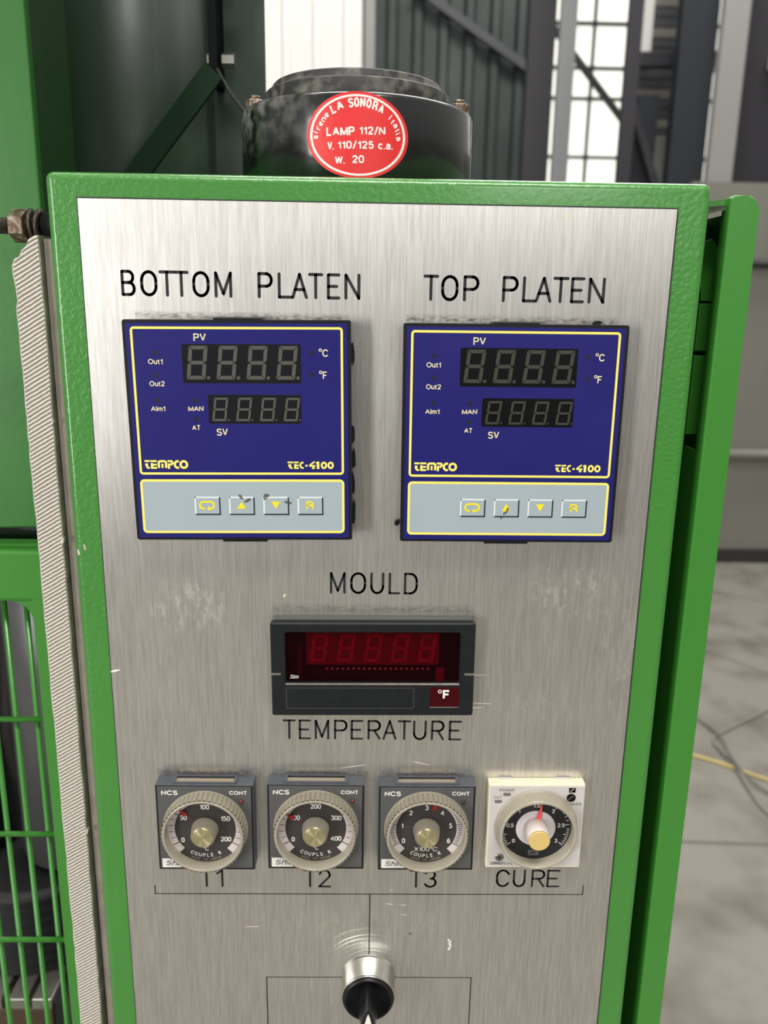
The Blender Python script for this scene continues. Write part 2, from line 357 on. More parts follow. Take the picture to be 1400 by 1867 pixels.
FONT = {
 'A': (.72, [[(0, 0), (.36, 1), (.72, 0)], [(.13, .33), (.59, .33)]]), 'C': (.70, [arc(.38, .62, .38, .38, 28, 180, 8) + arc(.38, .38, .38, .38, 180, 332, 8)]),
 'D': (.66, [[(0, 0), (0, 1), (.3, 1)] + arc(.3, .64, .36, .36, 90, 0, 5) + arc(.3, .36, .36, .36, 0, -90, 5) + [(0, 0)]]), 'E': (.54, [[(.54, 1), (0, 1), (0, 0), (.54, 0)], [(0, .52), (.48, .52)]]),
 'F': (.50, [[(.5, 1), (0, 1), (0, -.08)], [(0, .50), (.44, .50)]]), 'H': (.66, [[(0, -.08), (0, 1.08)], [(.66, -.08), (.66, 1.08)], [(0, .52), (.66, .52)]]), 'I': (0., [[(0, -.08), (0, 1.08)]]),
 'J': (.46, [[(.46, 1.08), (.46, .26)] + arc(.23, .24, .23, .24, 0, -180, 8)]), 'K': (.62, [[(0, -.08), (0, 1.08)], [(.6, 1.04), (.02, .42)], [(.22, .62), (.64, -.04)]]), 'L': (.50, [[(0, 1.08), (0, 0), (.5, 0)]]),
 'M': (.80, [[(0, -.08), (0, 1), (.4, .0), (.8, 1), (.8, -.08)]]), 'N': (.66, [[(0, -.08), (0, 1), (.66, 0), (.66, 1.08)]]), 'O': (.78, [_o(.78, 1, 20)]),
 'P': (.58, [[(0, -.08), (0, 1), (.32, 1)] + arc(.32, .73, .26, .27, 90, -90, 8) + [(0, .46)]]), 'R': (.62, [[(0, -.08), (0, 1), (.34, 1)] + arc(.34, .74, .26, .26, 90, -90, 8) + [(0, .48)], [(.34, .48), (.6, .3), (.62, -.08)]]),
 'S': (.60, [arc(.3, .76, .29, .24, 15, 250, 10) + arc(.3, .26, .3, .26, 75, -165, 10)]), 'T': (.60, [[(0, 1), (.6, 1)], [(.3, 1), (.3, -.08)]]), 'U': (.64, [[(0, 1.08)] + arc(.32, .32, .32, .32, 180, 360, 10) + [(.64, 1.08)]]),
 'V': (.64, [[(0, 1.06), (.32, 0), (.64, 1.06)]]), 'W': (1.0, [[(0, 1.06), (.25, 0), (.5, 1), (.75, 0), (1.0, 1.06)]]), 'X': (.6, [[(0, -.05), (.6, 1.05)], [(0, 1.05), (.6, -.05)]]),
 '0': (.52, [arc(.26, .7, .26, .3, 0, 180, 8) + arc(.26, .3, .26, .3, 180, 360, 8) + [(.52, .7)]]), '1': (.26, [[(.26, -.08), (.26, 1.04)], [(.0, .74), (.16, .80), (.28, 1.0)]]), '2': (.52, [arc(.26, .72, .26, .28, 170, -20, 9) + [(.02, 0)], [(-.02, 0), (.54, 0)]]),
 '3': (.52, [arc(.25, .75, .24, .25, 160, -80, 9), arc(.26, .27, .26, .27, 80, -160, 10)]), '4': (.56, [[(.42, -.08), (.42, 1), (0, .3), (.58, .3)]]), '5': (.52, [[(.48, 1), (.1, 1), (.04, .5)] + arc(.25, .31, .27, .31, 130, -155, 10)]),
 '6': (.52, [arc(.26, .3, .26, .3, 0, 360, 14), [(.0, .3), (.02, .6), (.12, .9), (.28, 1), (.46, .88)]]), '.': (.02, [[(.01, -.08), (.01, .08)]]), '/': (.34, [[(-.02, -.14), (.38, 1.14)]]), '-': (.3, [[(0, .45), (.3, .45)]]), '°': (.26, [arc(.13, .86, .13, .15, 0, 360, 10)]),
 'a': (.46, [[(.02, .56)] + arc(.23, .52, .21, .18, 150, 0, 6) + [(.44, -.08)], [(.44, .42), (.2, .38)] + arc(.2, .19, .2, .19, 90, 270, 6) + [(.44, .12)]]), 'c': (.46, [arc(.25, .35, .25, .35, 40, 320, 10)]), 'e': (.48, [[(0, .36), (.48, .36)] + arc(.24, .35, .24, .35, 0, 318, 12)]),
 'h': (.44, [[(0, -.08), (0, 1.08)], [(0, .46)] + arc(.22, .46, .22, .24, 180, 0, 7) + [(.44, -.08)]]), 'i': (0., [[(0, -.08), (0, .7)], [(0, .9), (0, 1.06)]]), 'k': (.42, [[(0, -.08), (0, 1.08)], [(.4, .7), (.02, .3)], [(.15, .44), (.44, -.05)]]), 'l': (0., [[(0, -.08), (0, 1.08)]]),
 'm': (.72, [[(0, -.08), (0, .72)], [(0, .46)] + arc(.18, .5, .18, .2, 180, 0, 6) + [(.36, -.08)], [(.36, .46)] + arc(.54, .5, .18, .2, 180, 0, 6) + [(.72, -.08)]]), 'n': (.44, [[(0, -.08), (0, .72)], [(0, .46)] + arc(.22, .46, .22, .24, 180, 0, 7) + [(.44, -.08)]]), 'o': (.5, [_o(.5, .7, 14)]),
 'r': (.24, [[(0, -.08), (0, .72)], [(0, .4), (.06, .6), (.16, .69), (.28, .7)]]), 's': (.40, [arc(.2, .53, .19, .17, 20, 255, 8) + arc(.2, .18, .2, .18, 75, -165, 8)]), 't': (.26, [[(.1, .95), (.1, .12), (.16, 0), (.28, 0)], [(-.04, .68), (.28, .68)]]), 'u': (.44, [[(0, .76)] + arc(.22, .24, .22, .24, 180, 360, 7), [(.44, .76), (.44, -.08)]]),
}
def capsule(a, b, r, n=6):
    ax, az = a; bx, bz = b; t = math.atan2(bz - az, bx - ax); out = []
    for i in range(n + 1): q = t - PI / 2 + PI * i / n; out.append((bx + r * math.cos(q), bz + r * math.sin(q)))
    for i in range(n + 1): q = t + PI / 2 + PI * i / n; out.append((ax + r * math.cos(q), az + r * math.sin(q)))
    return out
def rrect(x0, x1, z0, z1, r, n=5):
    out = []
    for cx, cz, a in ((x1 - r, z1 - r, 0), (x0 + r, z1 - r, 90), (x0 + r, z0 + r, 180), (x1 - r, z0 + r, 270)):
        for i in range(n + 1): q = math.radians(a + 90 * i / n); out.append((cx + r * math.cos(q), cz + r * math.sin(q)))
    return out
def ring_outline(mb, x0, x1, z0, z1, r, t, y, m, y1=None):
    """a frame line of width t following a rounded rectangle"""
    A = rrect(x0, x1, z0, z1, r); B = rrect(x0 + t, x1 - t, z0 + t, z1 - t, max(r - t, .15)); k = mb.mi(m); n = len(A)
    va = [mb.bm.verts.new((p[0], y, p[1])) for p in A]; vb = [mb.bm.verts.new((p[0], y, p[1])) for p in B]
    for i in range(n):
        f = mb.bm.faces.new((va[i], vb[i], vb[(i + 1) % n], va[(i + 1) % n])); f.material_index = k
def annulus(mb, cx, cz, r0, r1, a0, a1, y, m, n=48):
    k = mb.mi(m); P = []
    for i in range(n + 1):
        a = math.radians(a0 + (a1 - a0) * i / n); P.append((mb.bm.verts.new((cx + r0 * math.cos(a), y, cz + r0 * math.sin(a))), mb.bm.verts.new((cx + r1 * math.cos(a), y, cz + r1 * math.sin(a)))))
    for (a, b), (c, d) in zip(P, P[1:]): f = mb.bm.faces.new((a, b, d, c)); f.material_index = k
def digit8(mb, x0, x1, z0, z1, slant, t, y, m, dot=None, on='abcdefg'):
    """seven-segment figure: bottom-left (x0,z0), top right (x1,z1) before slanting"""
    zm = (z0 + z1) / 2; g = t * .12
    def S(pts): mb.prism([(p[0] + slant * (p[1] - z0), p[1]) for p in pts], y, y + .05, m)
    h = t / 2
    seg = {'a': [(x0 + g, z1), (x1 - g, z1), (x1 - t - g, z1 - t), (x0 + t + g, z1 - t)], 'd': [(x0 + g, z0), (x1 - g, z0), (x1 - t - g, z0 + t), (x0 + t + g, z0 + t)],
           'g': [(x0 + h + g, zm), (x0 + t + g, zm + h), (x1 - t - g, zm + h), (x1 - h - g, zm), (x1 - t - g, zm - h), (x0 + t + g, zm - h)],
           'f': [(x0, z1 - g), (x0 + t, z1 - t - g), (x0 + t, zm + h + g), (x0 + h, zm + g), (x0, zm + h)], 'b': [(x1, z1 - g), (x1 - t, z1 - t - g), (x1 - t, zm + h + g), (x1 - h, zm + g), (x1, zm + h)],
           'e': [(x0, z0 + g), (x0 + t, z0 + t + g), (x0 + t, zm - h - g), (x0 + h, zm - g), (x0, zm - h)], 'c': [(x1, z0 + g), (x1 - t, z0 + t + g), (x1 - t, zm - h - g), (x1 - h, zm - g), (x1, zm - h)]}
    for k in on: S(seg[k])
    if dot: mb.cyl((dot[0], y + .05, dot[1]), (0, -1, 0), dot[2], .05, m, 12)

# ================================================================== the setting
fl = MB((0, 0, -1400)); fl.box(-9000, 14000, -9000, 16000, -1420, -1400, CONCRETE)
tag(fl.build('floor'), kind='structure')
GREYW = mat('grey_wall_panel', (128, 126, 118), .6, var=.3, vscale=3, vcol=(108, 106, 100))
DARKW = mat('dark_corrugated_sheet', (58, 66, 64), .5, var=.5, vscale=3, vcol=(84, 92, 90), metal=.2)
WHITEW = mat('white_ribbed_sheet', (236, 234, 232), .5)
WINB = mat('bright_translucent_pane', (240, 240, 228), .5, emit=(255, 255, 244), estr=1.15)
COLD = mat('dark_column_paint', (44, 42, 48), .5)
COLB = mat('black_column_paint', (28, 32, 40), .5)
COLG = mat('light_column_paint', (150, 148, 146), .45)
GALV = mat('galvanised_post', (150, 152, 154), .28, metal=.9)
BRACE = mat('grey_brace', (74, 76, 78), .5)
RAIL = mat('dark_rail', (46, 46, 46), .5)

# grey panelled partition at the right, 4 m back
w = MB((2800, 4000, -1400)); w.box(1700, 4200, 3950, 4010, -1400, 560, GREYW)
wo = tag(w.build('wall_right'), kind='structure'); wo.location = W(2800, 4000, -1400)
t_ = MB((2800, 3930, -1400)); t_.box(1700, 4200, 3915, 3950, -1400, -1330, RAIL); to = tag(t_.build('baseboard_right'), kind='structure'); to.location = W(2800, 3930, -1400)
for zc, hh, dep, mm, nm in ((175, 22, 60, RAIL, 'dark_wall_rail'), (-795, 26, 70, GREYW, 'grey_wall_pipe')):
    r_ = MB((2800, 3900, zc)); r_.tube([(1700, 3915, zc), (4200, 3915, zc)], hh, mm, 14)
    ro = r_.build('wall_rail'); ro.location = W(2800, 3900, zc)
    tag(ro, 'dark horizontal rail high on the grey wall at the right' if mm is RAIL else 'pale grey horizontal pipe low on the grey wall at the right', 'rail')
# dark corrugated sheet wall behind
w = MB((500, 6000, -1400)); k = 0; x = -2600; pts = []
while x < 1330:
    pts += [(x, 6000), (x + 90, 6000), (x + 110, 5965), (x + 160, 5965), (x + 180, 6000)]; x += 180
lo = [w.bm.verts.new((p[0], p[1], -1400)) for p in pts]; hi = [w.bm.verts.new((p[0], p[1], 3600)) for p in pts]; k = w.mi(DARKW)
for i in range(len(pts) - 1): w.bm.faces.new((lo[i], lo[i + 1], hi[i + 1], hi[i])).material_index = k
wo = tag(w.build('wall_back'), kind='structure'); wo.location = W(500, 6000, -1400)
# bright translucent glazing far right, with bars
wi = empty('window_1', W(2600, 9000, -1400), None, None); wi['kind'] = 'structure'
O_ = (2600, 9000, -1400)
g_ = MB(O_); g_.box(1500, 6200, 9000, 9040, -1400, 4200, WINB); g_.build('pane', wi)
g_ = MB(O_)
for x in range(1740, 6200, 620): g_.box(x - 16, x + 16, 8950, 9000, -1400, 4200, BRACE)
for z in (-700, 200, 1475, 2042, 2331, 2744): g_.box(1500, 6200, 8940, 9000, z - 15, z + 15, BRACE)
g_.build('glazing_bar', wi)
# white ribbed cladding sheet standing behind the siren
def sheet(name, x0, x1, y, z0, z1, m, pitch, label, cat):
    s_ = MB((x0, y, z0)); P = []; x = x0
    while x < x1 - 1:
        P += [(x, y), (min(x + pitch * .7, x1), y), (min(x + pitch * .75, x1), y + 14), (min(x + pitch * .92, x1), y + 14), (min(x + pitch * .97, x1), y)]; x += pitch
    P.append((x1, y)); back = [(q[0], y + 34) for q in P]
    k = s_.mi(m)
    A = [s_.bm.verts.new((p[0], p[1], z0)) for p in P]; B = [s_.bm.verts.new((p[0], p[1], z1)) for p in P]
    for i in range(len(P) - 1):
        if (P[i][0], P[i][1]) != (P[i + 1][0], P[i + 1][1]): s_.bm.faces.new((A[i], A[i + 1], B[i + 1], B[i])).material_index = k
    s_.box(x0, x1, y + 16, y + 34, z0, z1, m)
    o = s_.build(name); o.location = W(x0, y, z0); return tag(o, label, cat)
sheet('cladding_sheet', -240, 80, 2500, -1400, 1600, WHITEW, 96, 'white ribbed cladding sheet standing behind the black siren', 'panel')
def bar(name, p0, p1, wx, wy, m, label, cat, group=None):
    p0, p1 = Vector(p0), Vector(p1); d = p1 - p0; b = MB()
    b.box(-wx / 2, wx / 2, -wy / 2, wy / 2, 0, d.length, m, bev=min(wx, wy) * .06, seg=1)
    o = b.build(name); o.location = W(*p0); o.rotation_euler = Vector((0, 0, 1)).rotation_difference(d.normalized()).to_euler(); return tag(o, label, cat, group)
def column(x0, x1, y, m, label, z1=3600, name='steel_column'):
    xc = (x0 + x1) / 2; w_ = x1 - x0
    b = MB((xc, y, -1400))
    d_ = w_ * .45
    b.box(x0, x1, y, y + w_ * .08, -1400, z1, m); b.box(x0, x1, y + d_ - w_ * .08, y + d_, -1400, z1, m); b.box(xc - w_ * .06, xc + w_ * .06, y + w_ * .08, y + d_ - w_ * .08, -1400, z1, m)
    o = b.build(name); o.location = W(xc, y, -1400); return tag(o, label, 'column')
column(70, 118, 4000, COLG, 'slim grey post at the right edge of the white cladding sheet')
column(856, 984, 4000, COLD, 'dark steel column at the end of the dark corrugated wall', 2600)
column(984, 1062, 3900, GALV, 'shiny galvanised post beside the bright windows', 2600)
column(1330, 1400, 4000, COLD, 'thin dark column in front of the bright windows', 2600)
column(1620, 1800, 4100, COLB, 'wide black column behind the top right corner of the green box', 2600)
column(1806, 1930, 4050, COLG, 'light grey column right of the wide black column', 2600)
column(1945, 2220, 4200, COLD, 'dark column at the top right corner of the picture', 2600)
bar('brace_beam', (395, 5900, 2020), (1280, 5900, 1480), 60, 50, BRACE, 'long diagonal grey brace across the dark corrugated wall', 'beam')
bar('brace_beam', (1160, 6900, 2500), (2450, 6900, 1095), 50, 50, COLD, 'diagonal dark brace crossing the bright windows', 'beam')
bar('cross_beam', (1420, 4300, 1185), (1900, 4300, 1200), 70, 60, COLD, 'dark horizontal beam below the hanging white panels', 'beam')
bar('steel_post', (1528, 4250, -1400), (1528, 4250, 1010), 110, 50, COLB, 'short black post under the cross beam by the windows', 'column')
bar('brace_strut', (1590, 4190, 560), (1430, 4190, 960), 40, 40, COLD, 'thin dark strut sloping down from the cross beam', 'beam')
b = MB((1470, 4350, 1170)); b.box(1465, 1548, 4331, 4370, 1235, 1660, WHITEW); o = b.build('hanging_panel'); o.location = W(1470, 4350, 1170); tag(o, 'left pale panel hanging above the dark cross beam', 'panel')
b = MB((1640, 4350, 1170)); b.box(1690, 1755, 4331, 4370, 1235, 1660, WHITEW); o = b.build('hanging_panel'); o.location = W(1640, 4350, 1170); tag(o, 'right pale panel hanging above the dark cross beam', 'panel')
b = MB((1600, 4500, -1400)); b.box(1640, 1860, 4480, 4600, -1400, 860, mat('pale_cabinet', (168, 168, 162), .5, var=.5, vscale=6, vcol=(130, 132, 130)), bev=6); o = b.build('tall_cabinet'); o.location = W(1600, 4500, -1400); tag(o, 'tall pale grey cabinet below the dark cross beam', 'cabinet')
b = MB((1570, 4560, 1300)); [b.box(1500, 1900, 4540, 4580, z_, z_ + 44, BRACE if (z_ // 50) % 3 else GREYW) for z_ in range(866, 1700, 50)]; b.box(1500, 1900, 4560, 4580, 866, 1700, BRACE); o = b.build('louvre_panel'); o.location = W(1570, 4560, 1300); tag(o, 'dark louvred panel between the two pale hanging panels', 'panel')
b = MB((2150, 4150, 1160)); b.box(2100, 2180, 4120, 4180, 1120, 1190, mat('cream_box', (214, 204, 164), .5), bev=4); o = b.build('junction_box'); o.location = W(2150, 4150, 1160); tag(o, 'small cream junction box on the dark column at the right edge', 'box')
# floor joints and cables
JOINT = mat('floor_joint', (108, 104, 96), .8)
def joint(pts, wd_):
    b = MB((*pts[0], -1400)); P = [Vector((*p, -1399.2)) for p in pts]
    for a, c in zip(P, P[1:]):
        n = (c - a).cross(Vector((0, 0, 1))).normalized() * wd_ / 2; b.quad([a - n, c - n, c + n, a + n], JOINT)
    o = b.build('trim_1' if wd_ > 9 else 'trim_2'); o.location = W(*pts[0], -1400); return tag(o, kind='structure')
joint([(-200, 1545), (962, 1495), (1900, 1452)], 12)
joint([(900, 3460), (1513, 2705), (1659, 2516), (2300, 1700)], 9)
def cable(pts, r, m, label, name='cable'):
    # smooth curve through the points, lying on the floor
    P = [Vector((p[0], p[1], -1400 + r + (p[2] if len(p) > 2 else 0))) for p in pts]; out = []
    for i in range(len(P) - 1):
        p0, p1, p2, p3 = P[max(i - 1, 0)], P[i], P[i + 1], P[min(i + 2, len(P) - 1)]
        for j in range(8):
            t = j / 8; out.append(.5 * ((2 * p1) + (-p0 + p2) * t + (2 * p0 - 5 * p1 + 4 * p2 - p3) * t * t + (-p0 + 3 * p1 - 3 * p2 + p3) * t ** 3))
    out.append(P[-1]); b = MB((*pts[0][:2], -1400)); b.tube(out, r, m, 8); o = b.build(name); o.location = W(*pts[0][:2], -1400); return tag(o, label, 'cable')
cable([(900, 2060), (1143, 1913), (1229, 1852), (1313, 1779), (1500, 1640)], 5, mat('yellow_cable', (196, 178, 108), .5), 'pale yellow cable lying across the concrete floor')
cable([(1700, 2330), (1517, 2213), (1330, 2085), (1245, 2015), (1236, 1940, 6), (1240, 1837, 12), (1232, 1720, 4), (1236, 1614), (1300, 1450)], 5, mat('grey_cable', (136, 134, 128), .5), 'grey cable bending in a loop on the concrete floor')
cable([(1180, 2260), (1249, 2131), (1262, 2000, 14), (1236, 1852, 24), (1270, 1720, 8), (1400, 1560)], 3.5, mat('dark_cable', (104, 102, 98), .5), 'thin dark grey cable crossing the yellow cable on the floor')

# ================================================================== machine at the left
# green machine housing panel
O_ = (-300, 90, -1400); r0 = empty('machine_housing', W(*O_), 'big green press housing panel at the upper left edge', 'machine')
b = MB(O_); b.prism([(-700, -187), (-66, -167.8), (-49.8, -150), (-49.8, 700), (-700, 700)], 90, 96, mat('green_paint_smooth_dark', (48, 110, 40), .34, bump=.2, bscale=120, bdist=.0004, var=.3, vscale=12, vcol=(54, 116, 46)), cham=1.2); b.build('front_plate', r0)  # darker copy of the smooth green, dims the housing by colour
b = MB(O_); b.box(-56, -50.5, 96, 150, -160, 700, mat('green_return_shaded', (34, 70, 32), .4)); b.build('side_return', r0, 'side edge of the housing plate, shade painted in dark green')  # shade on the return is put into its darker green
b = MB(O_); b.box(-700, -64, 113, 140, -196, -176, mat('black_gloss_rail', (10, 16, 14), .15)); b.build('lower_rail', r0, 'glossy black rail under the plate')
b = MB(O_); b.box(-700, -110, 560, 600, -1400, 700, mat('machine_inside', (22, 24, 24), .7)); b.build('back_plate', r0)
# curved dark sheet cover with flange, strip and bolts
O_ = (-20, 220, -300); r0 = empty('sheet_cover', W(*O_), 'dark green curved sheet metal cover behind the black siren', 'cover')
b = MB(O_); k = b.mi(DKGREEN); rows = []
R_ = 150
for i in range(25):
    a = math.radians(195 + (292 - 195) * i / 24); x = -46 + R_ * math.cos(a) * .62; y = 330 + R_ * math.sin(a) * .85
    rows.append((x, y))
rows = [q for q in rows] ; ex, ey = rows[-1]
rows += [(ex + 12 * j, ey + 4 * j) for j in range(1, 4)]
va = [b.bm.verts.new((p[0], p[1], -200)) for p in rows]; vb = [b.bm.verts.new((p[0], p[1], 520)) for p in rows]
for i in range(len(rows) - 1):
    f = b.bm.faces.new((va[i], va[i + 1], vb[i + 1], vb[i])); f.material_index = k; f.smooth = True
co = b.build('curved_sheet', r0)
sm = co.modifiers.new('thickness', 'SOLIDIFY'); sm.thickness = .002; sm.offset = -1
FX, FY = 27, 200
b = MB(O_); b.box(FX - 4, FX + 1, FY - 18, FY + 8, 88, 520, mat('flange_black', (12, 15, 17), .6, spec=.1)); b.build('flange', r0, 'thin black vertical flange of the cover')
b = MB(O_); b.box(21, 53.2, FY + 8.5, FY + 14, -200, 520, mat('dark_green_flat_sheet', (54, 66, 60), .55, spec=.3)); b.build('side_sheet', r0)
for zb in (101, 143, 250):
    bo = MB(O_); bo.cyl((FX - 6, FY - 10, zb), (1, 0, 0), 4.2, 3.6, STEEL, 6, smooth=False); bo.cyl((FX + 3, FY - 10, zb), (1, 0, 0), 4.6, 7.5, STEEL, 6, smooth=False); bo.build('bolt', r0, 'bright steel bolt through the flange')
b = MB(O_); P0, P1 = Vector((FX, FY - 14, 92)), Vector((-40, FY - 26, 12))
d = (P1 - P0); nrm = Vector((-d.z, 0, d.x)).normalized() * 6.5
b.prism([(P0.x + nrm.x, P0.z + nrm.z), (P0.x - nrm.x, P0.z - nrm.z), (P1.x - nrm.x, P1.z - nrm.z), (P1.x + nrm.x, P1.z + nrm.z)], FY - 26, FY - 22, DKGREEN2); b.build('strip', r0, 'dark green diagonal strip across the cover')  # added strip traces a dark diagonal band on the cover
b = MB(O_); b.tube([(FX + 1, FY - 20, 94), (FX + 8, FY - 20, 82), (FX + 24, FY - 20, 62), (FX + 40, FY - 20, 40)], 1.1, mat('black_wire', (10, 12, 12), .5), 8); b.build('wire', r0, 'thin black wire running down from the flange')
# wire mesh guard
O_ = (-150, 85, -1400); r0 = empty('mesh_guard', W(*O_), 'green wire mesh guard door left of the grey board', 'guard')
def frame_poly(mb):
    out = [(-420, -180), (-40, -180), (-40, -1300), (-420, -1300)]; r = 9
    inn = [(-72 - r + r * math.cos(a), -211.5 - r + r * math.sin(a)) for a in [math.radians(90 * i / 6) for i in range(7)]]
    return out, inn
b = MB(O_); b.box(-420, -40, 85, 110, -211.5, -180, GREEN_S, bev=2.5, seg=2, smooth=False); b.box(-72, -40, 85.2, 109, -1300, -190, GREEN_S, bev=.8)
# small rounded inside corner
b.prism([(-72, -211), (-85, -211)] + [(-85 + 13 * math.sin(math.radians(a)), -224 + 13 * math.cos(math.radians(a))) for a in (15, 30, 45, 60, 75)] + [(-72, -224)], 86, 108, GREEN_S)
b.box(-420, -40, 85, 110, -1330, -1290, GREEN_S, bev=2.5); b.build('guard_frame', r0)
for zc in (-291.3, -372, -452.2, -533, -614):
    q = MB(O_); q.tube([(-420, 94, zc), (-71, 94, zc)], 1.7, GREEN_S, 10); q.build('horizontal_wire', r0)
for j in range(9):
    xc = -80.5 - 12.9 * j
    q = MB(O_); q.tube([(xc, 97.3, -205), (xc, 97.3, -1295)], 1.6, GREEN_S, 10); q.build('vertical_wire', r0)
# press parts seen through the mesh
O_ = (-150, 230, -600); r0 = empty('press_column', W(*O_), 'grey press column behind the green mesh guard', 'column')
b = MB(O_); b.cyl((-118, 240, -480), (0, 0, 1), 42, 330, mat('column_grey', (104, 104, 106), .38, metal=.3, var=.3, vscale=20, vcol=(76, 76, 80)), 40); b.build('ram', r0)
b = MB(O_); b.cyl((-205, 250, -480), (0, 0, 1), 34, 330, mat('column_dark', (50, 52, 54), .35, metal=.4), 40); b.build('guide_rod', r0)
b = MB(O_); zz = -480
prof = []
for i in range(12): prof += [(70, i * 9), (60, i * 9 + 4.5)]
b.lathe(prof, (-150, 240, -590), (0, 0, 1), mat('black_bellows', (20, 22, 23), .6), 40); b.build('bellows', r0, 'black ribbed bellows')
O_ = (-200, 190, -640); r0 = empty('platen_block', W(*O_), 'slotted steel platen block behind the lower end of the mesh guard', 'block')
b = MB(O_); TOPS = mat('machined_top', (176, 174, 166), .3, metal=.8, bump=.2, bscale=80, var=.5, vscale=60, vcol=(120, 116, 110)); BRN = mat('rust_brown_steel', (92, 74, 58), .6, metal=.3, var=.6, vscale=50, vcol=(60, 50, 42))
for (xa, xb) in ((-310, -168), (-163, -152), (-147, -133), (-129, -114)):
    b.box(xa, xb, 150, 260, -566, -557, TOPS, bev=.6)
b.box(-310, -114, 150, 260, -700, -566, BRN, bev=.8); b.build('block_body', r0)
b = MB(O_); b.box(-114, -104, 152, 262, -700, -562, mat('block_side', (26, 28, 28), .5)); b.build('side_face', r0, 'dark right side of the block')  # right side of the block, drawn darker than the rest

# grey fibre board standing on edge against the box
O_ = (-27, 15, -1400); r0 = empty('fibre_board', W(*O_), 'rough grey fibre cement board standing on edge left of the green box', 'board')
b = MB(O_); outl = [(-21.0, -1390), (-34.4, -1390)]
z = -1390
L_ = []; 
zz = -430
L_.append((-34.6, -430))
while zz < -46:
    zz += random.uniform(5, 11); L_.append((-33.6 - .3 * ((-zz) / 200) + random.uniform(-.28, .28), zz))
L_ = [q for q in L_ if q[1] < -44]
L_ += [(-32.9, -42), (-33.2, -36), (-33.9, -31), (-33.8, -27), (-32.6, -24.2), (-30.4, -23.2), (-29.2, -20.6), (-26.6, -18.4), (-25.2, -15.6), (-23.0, -14.4), (-21.2, -14.2)]
R2 = []; zz = -18
while zz > -430:
    R2.append((-20.9 - .0035 * (-zz) + random.uniform(-.22, .22), zz)); zz -= random.uniform(4, 9)
outl = [(-34.6, -1390)] + L_ + R2 + [(-22.4, -1390)]
n_ = len(outl); F0 = [b.bm.verts.new((p[0], 9.2, p[1])) for p in outl]
k1, k2, k3 = b.mi(RIDGED), b.mi(BOARDW), b.mi(BOARDG)
cx_ = lambda p: p[0] + (0.9 if p[0] < -27 else -.0)
ringv = []
for p in outl: ringv.append(b.bm.verts.new((p[0], 10.2, p[1])))
# slightly proud face, inset from the crumbling left edge
inn = []
for i, p in enumerate(outl):
    q = Vector((p[0], p[1])); c = Vector((-27.6, min(max(p[1], -1380), -22))); dv = (c - q); dv = dv.normalized() * (.9 if p[0] < -27 else .35) if dv.length else dv
    F0[i].co = (q.x + dv.x, 9.2, q.y + dv.y)
bmesh.ops.triangle_fill(b.bm, use_beauty=True, use_dissolve=False, edges=[b.bm.edges.new((F0[i], F0[(i + 1) % n_])) for i in range(n_)])
for f in b.bm.faces: f.material_index = k1
BK = [b.bm.verts.new((p[0] if p[0] < -27 else -20.6, 140, p[1])) for p in outl]
for i in range(n_):
    j = (i + 1) % n_
    f = b.bm.faces.new((F0[i], ringv[i], ringv[j], F0[j])); f.material_index = k2
    f = b.bm.faces.new((ringv[i], BK[i], BK[j], ringv[j])); f.material_index = k3 if outl[i][0] > -27 else k2
b.build('board_body', r0)
b = MB(O_); b.box(-20.5, -14.2, 13, 140, -1390, -15.6, BOARDG, bev=.4); b.build('board_skin', r0, 'darker grey skin layer of the board')
for (x_, z_, s_) in ((-22.2, -153, 2.2), (-22.6, -205, 1.2), (-22.2, -310, 1.8), (-21.8, -96, 1.2)):
    b = MB(O_); b.prism([(x_, z_), (x_ + s_ * .5, z_ + s_ * .2), (x_ + s_ * .7, z_ + s_ * 1.6), (x_ + s_ * .1, z_ + s_ * 1.1)], 8.6, 11, BOARDW); b.build('fibre_burr', r0, 'pale loose fibre burr on the board edge')

# threaded rod with nut and spring washers
O_ = (-14, 40, -8); r0 = empty('threaded_rod', W(*O_), 'dark threaded rod with a nut entering the left side of the green box', 'rod')
b = MB(O_); prof = []
x = 0
while x < 60: prof += [(3.75, x), (3.25, x + .62)]; x += 1.25
b.lathe(prof, (-90, 40, -8.3), (1, 0, 0), DARKST, 24, smooth=False); b.cyl((-32, 40, -8.3), (1, 0, 0), 3.5, 18, DARKST, 20); b.build('rod_shaft', r0)
b = MB(O_); b.cyl((-44.2, 40, -8.3), (1, 0, 0), 7.5, 6.8, RUSTY, 6, smooth=False, bev=.5); b.build('nut', r0, 'worn steel hexagon nut')
for xx, tl in ((-35.6, .1), (-31.6, -.06)):
    b = MB(O_); ax = Vector((1, tl, tl * .6)).normalized()
    b.lathe([(4.2, 0), (7.7, 0), (7.7, 1.3), (4.2, 1.3), (4.2, 0)], (xx, 40, -8.3), ax, WASHER, 32, cap=False); b.build('spring_washer', r0)
b = MB(O_); b.cyl((-29, 40, -8.3), (1, 0, 0), 6.2, 15.2, BLACKP, 24); b.build('rubber_spacer', r0, 'black spacer against the box')

# ================================================================== green control box with engraved aluminium plate
O_ = (126, 75, -1400); box = empty('control_box', W(*O_), 'green painted control box with a brushed aluminium instrument plate', 'control box')
b = MB(O_); b.box(-13.8, 265.9, 1.5, 150, -1398, 10.8, GREEN, bev=3.4, seg=4, smooth=True); sh = b.build('enclosure', box)
try:
    for p in sh.data.polygons: p.use_smooth = True
    wn_ = sh.modifiers.new('normals', 'WEIGHTED_NORMAL'); wn_.keep_sharp = False
except Exception: pass
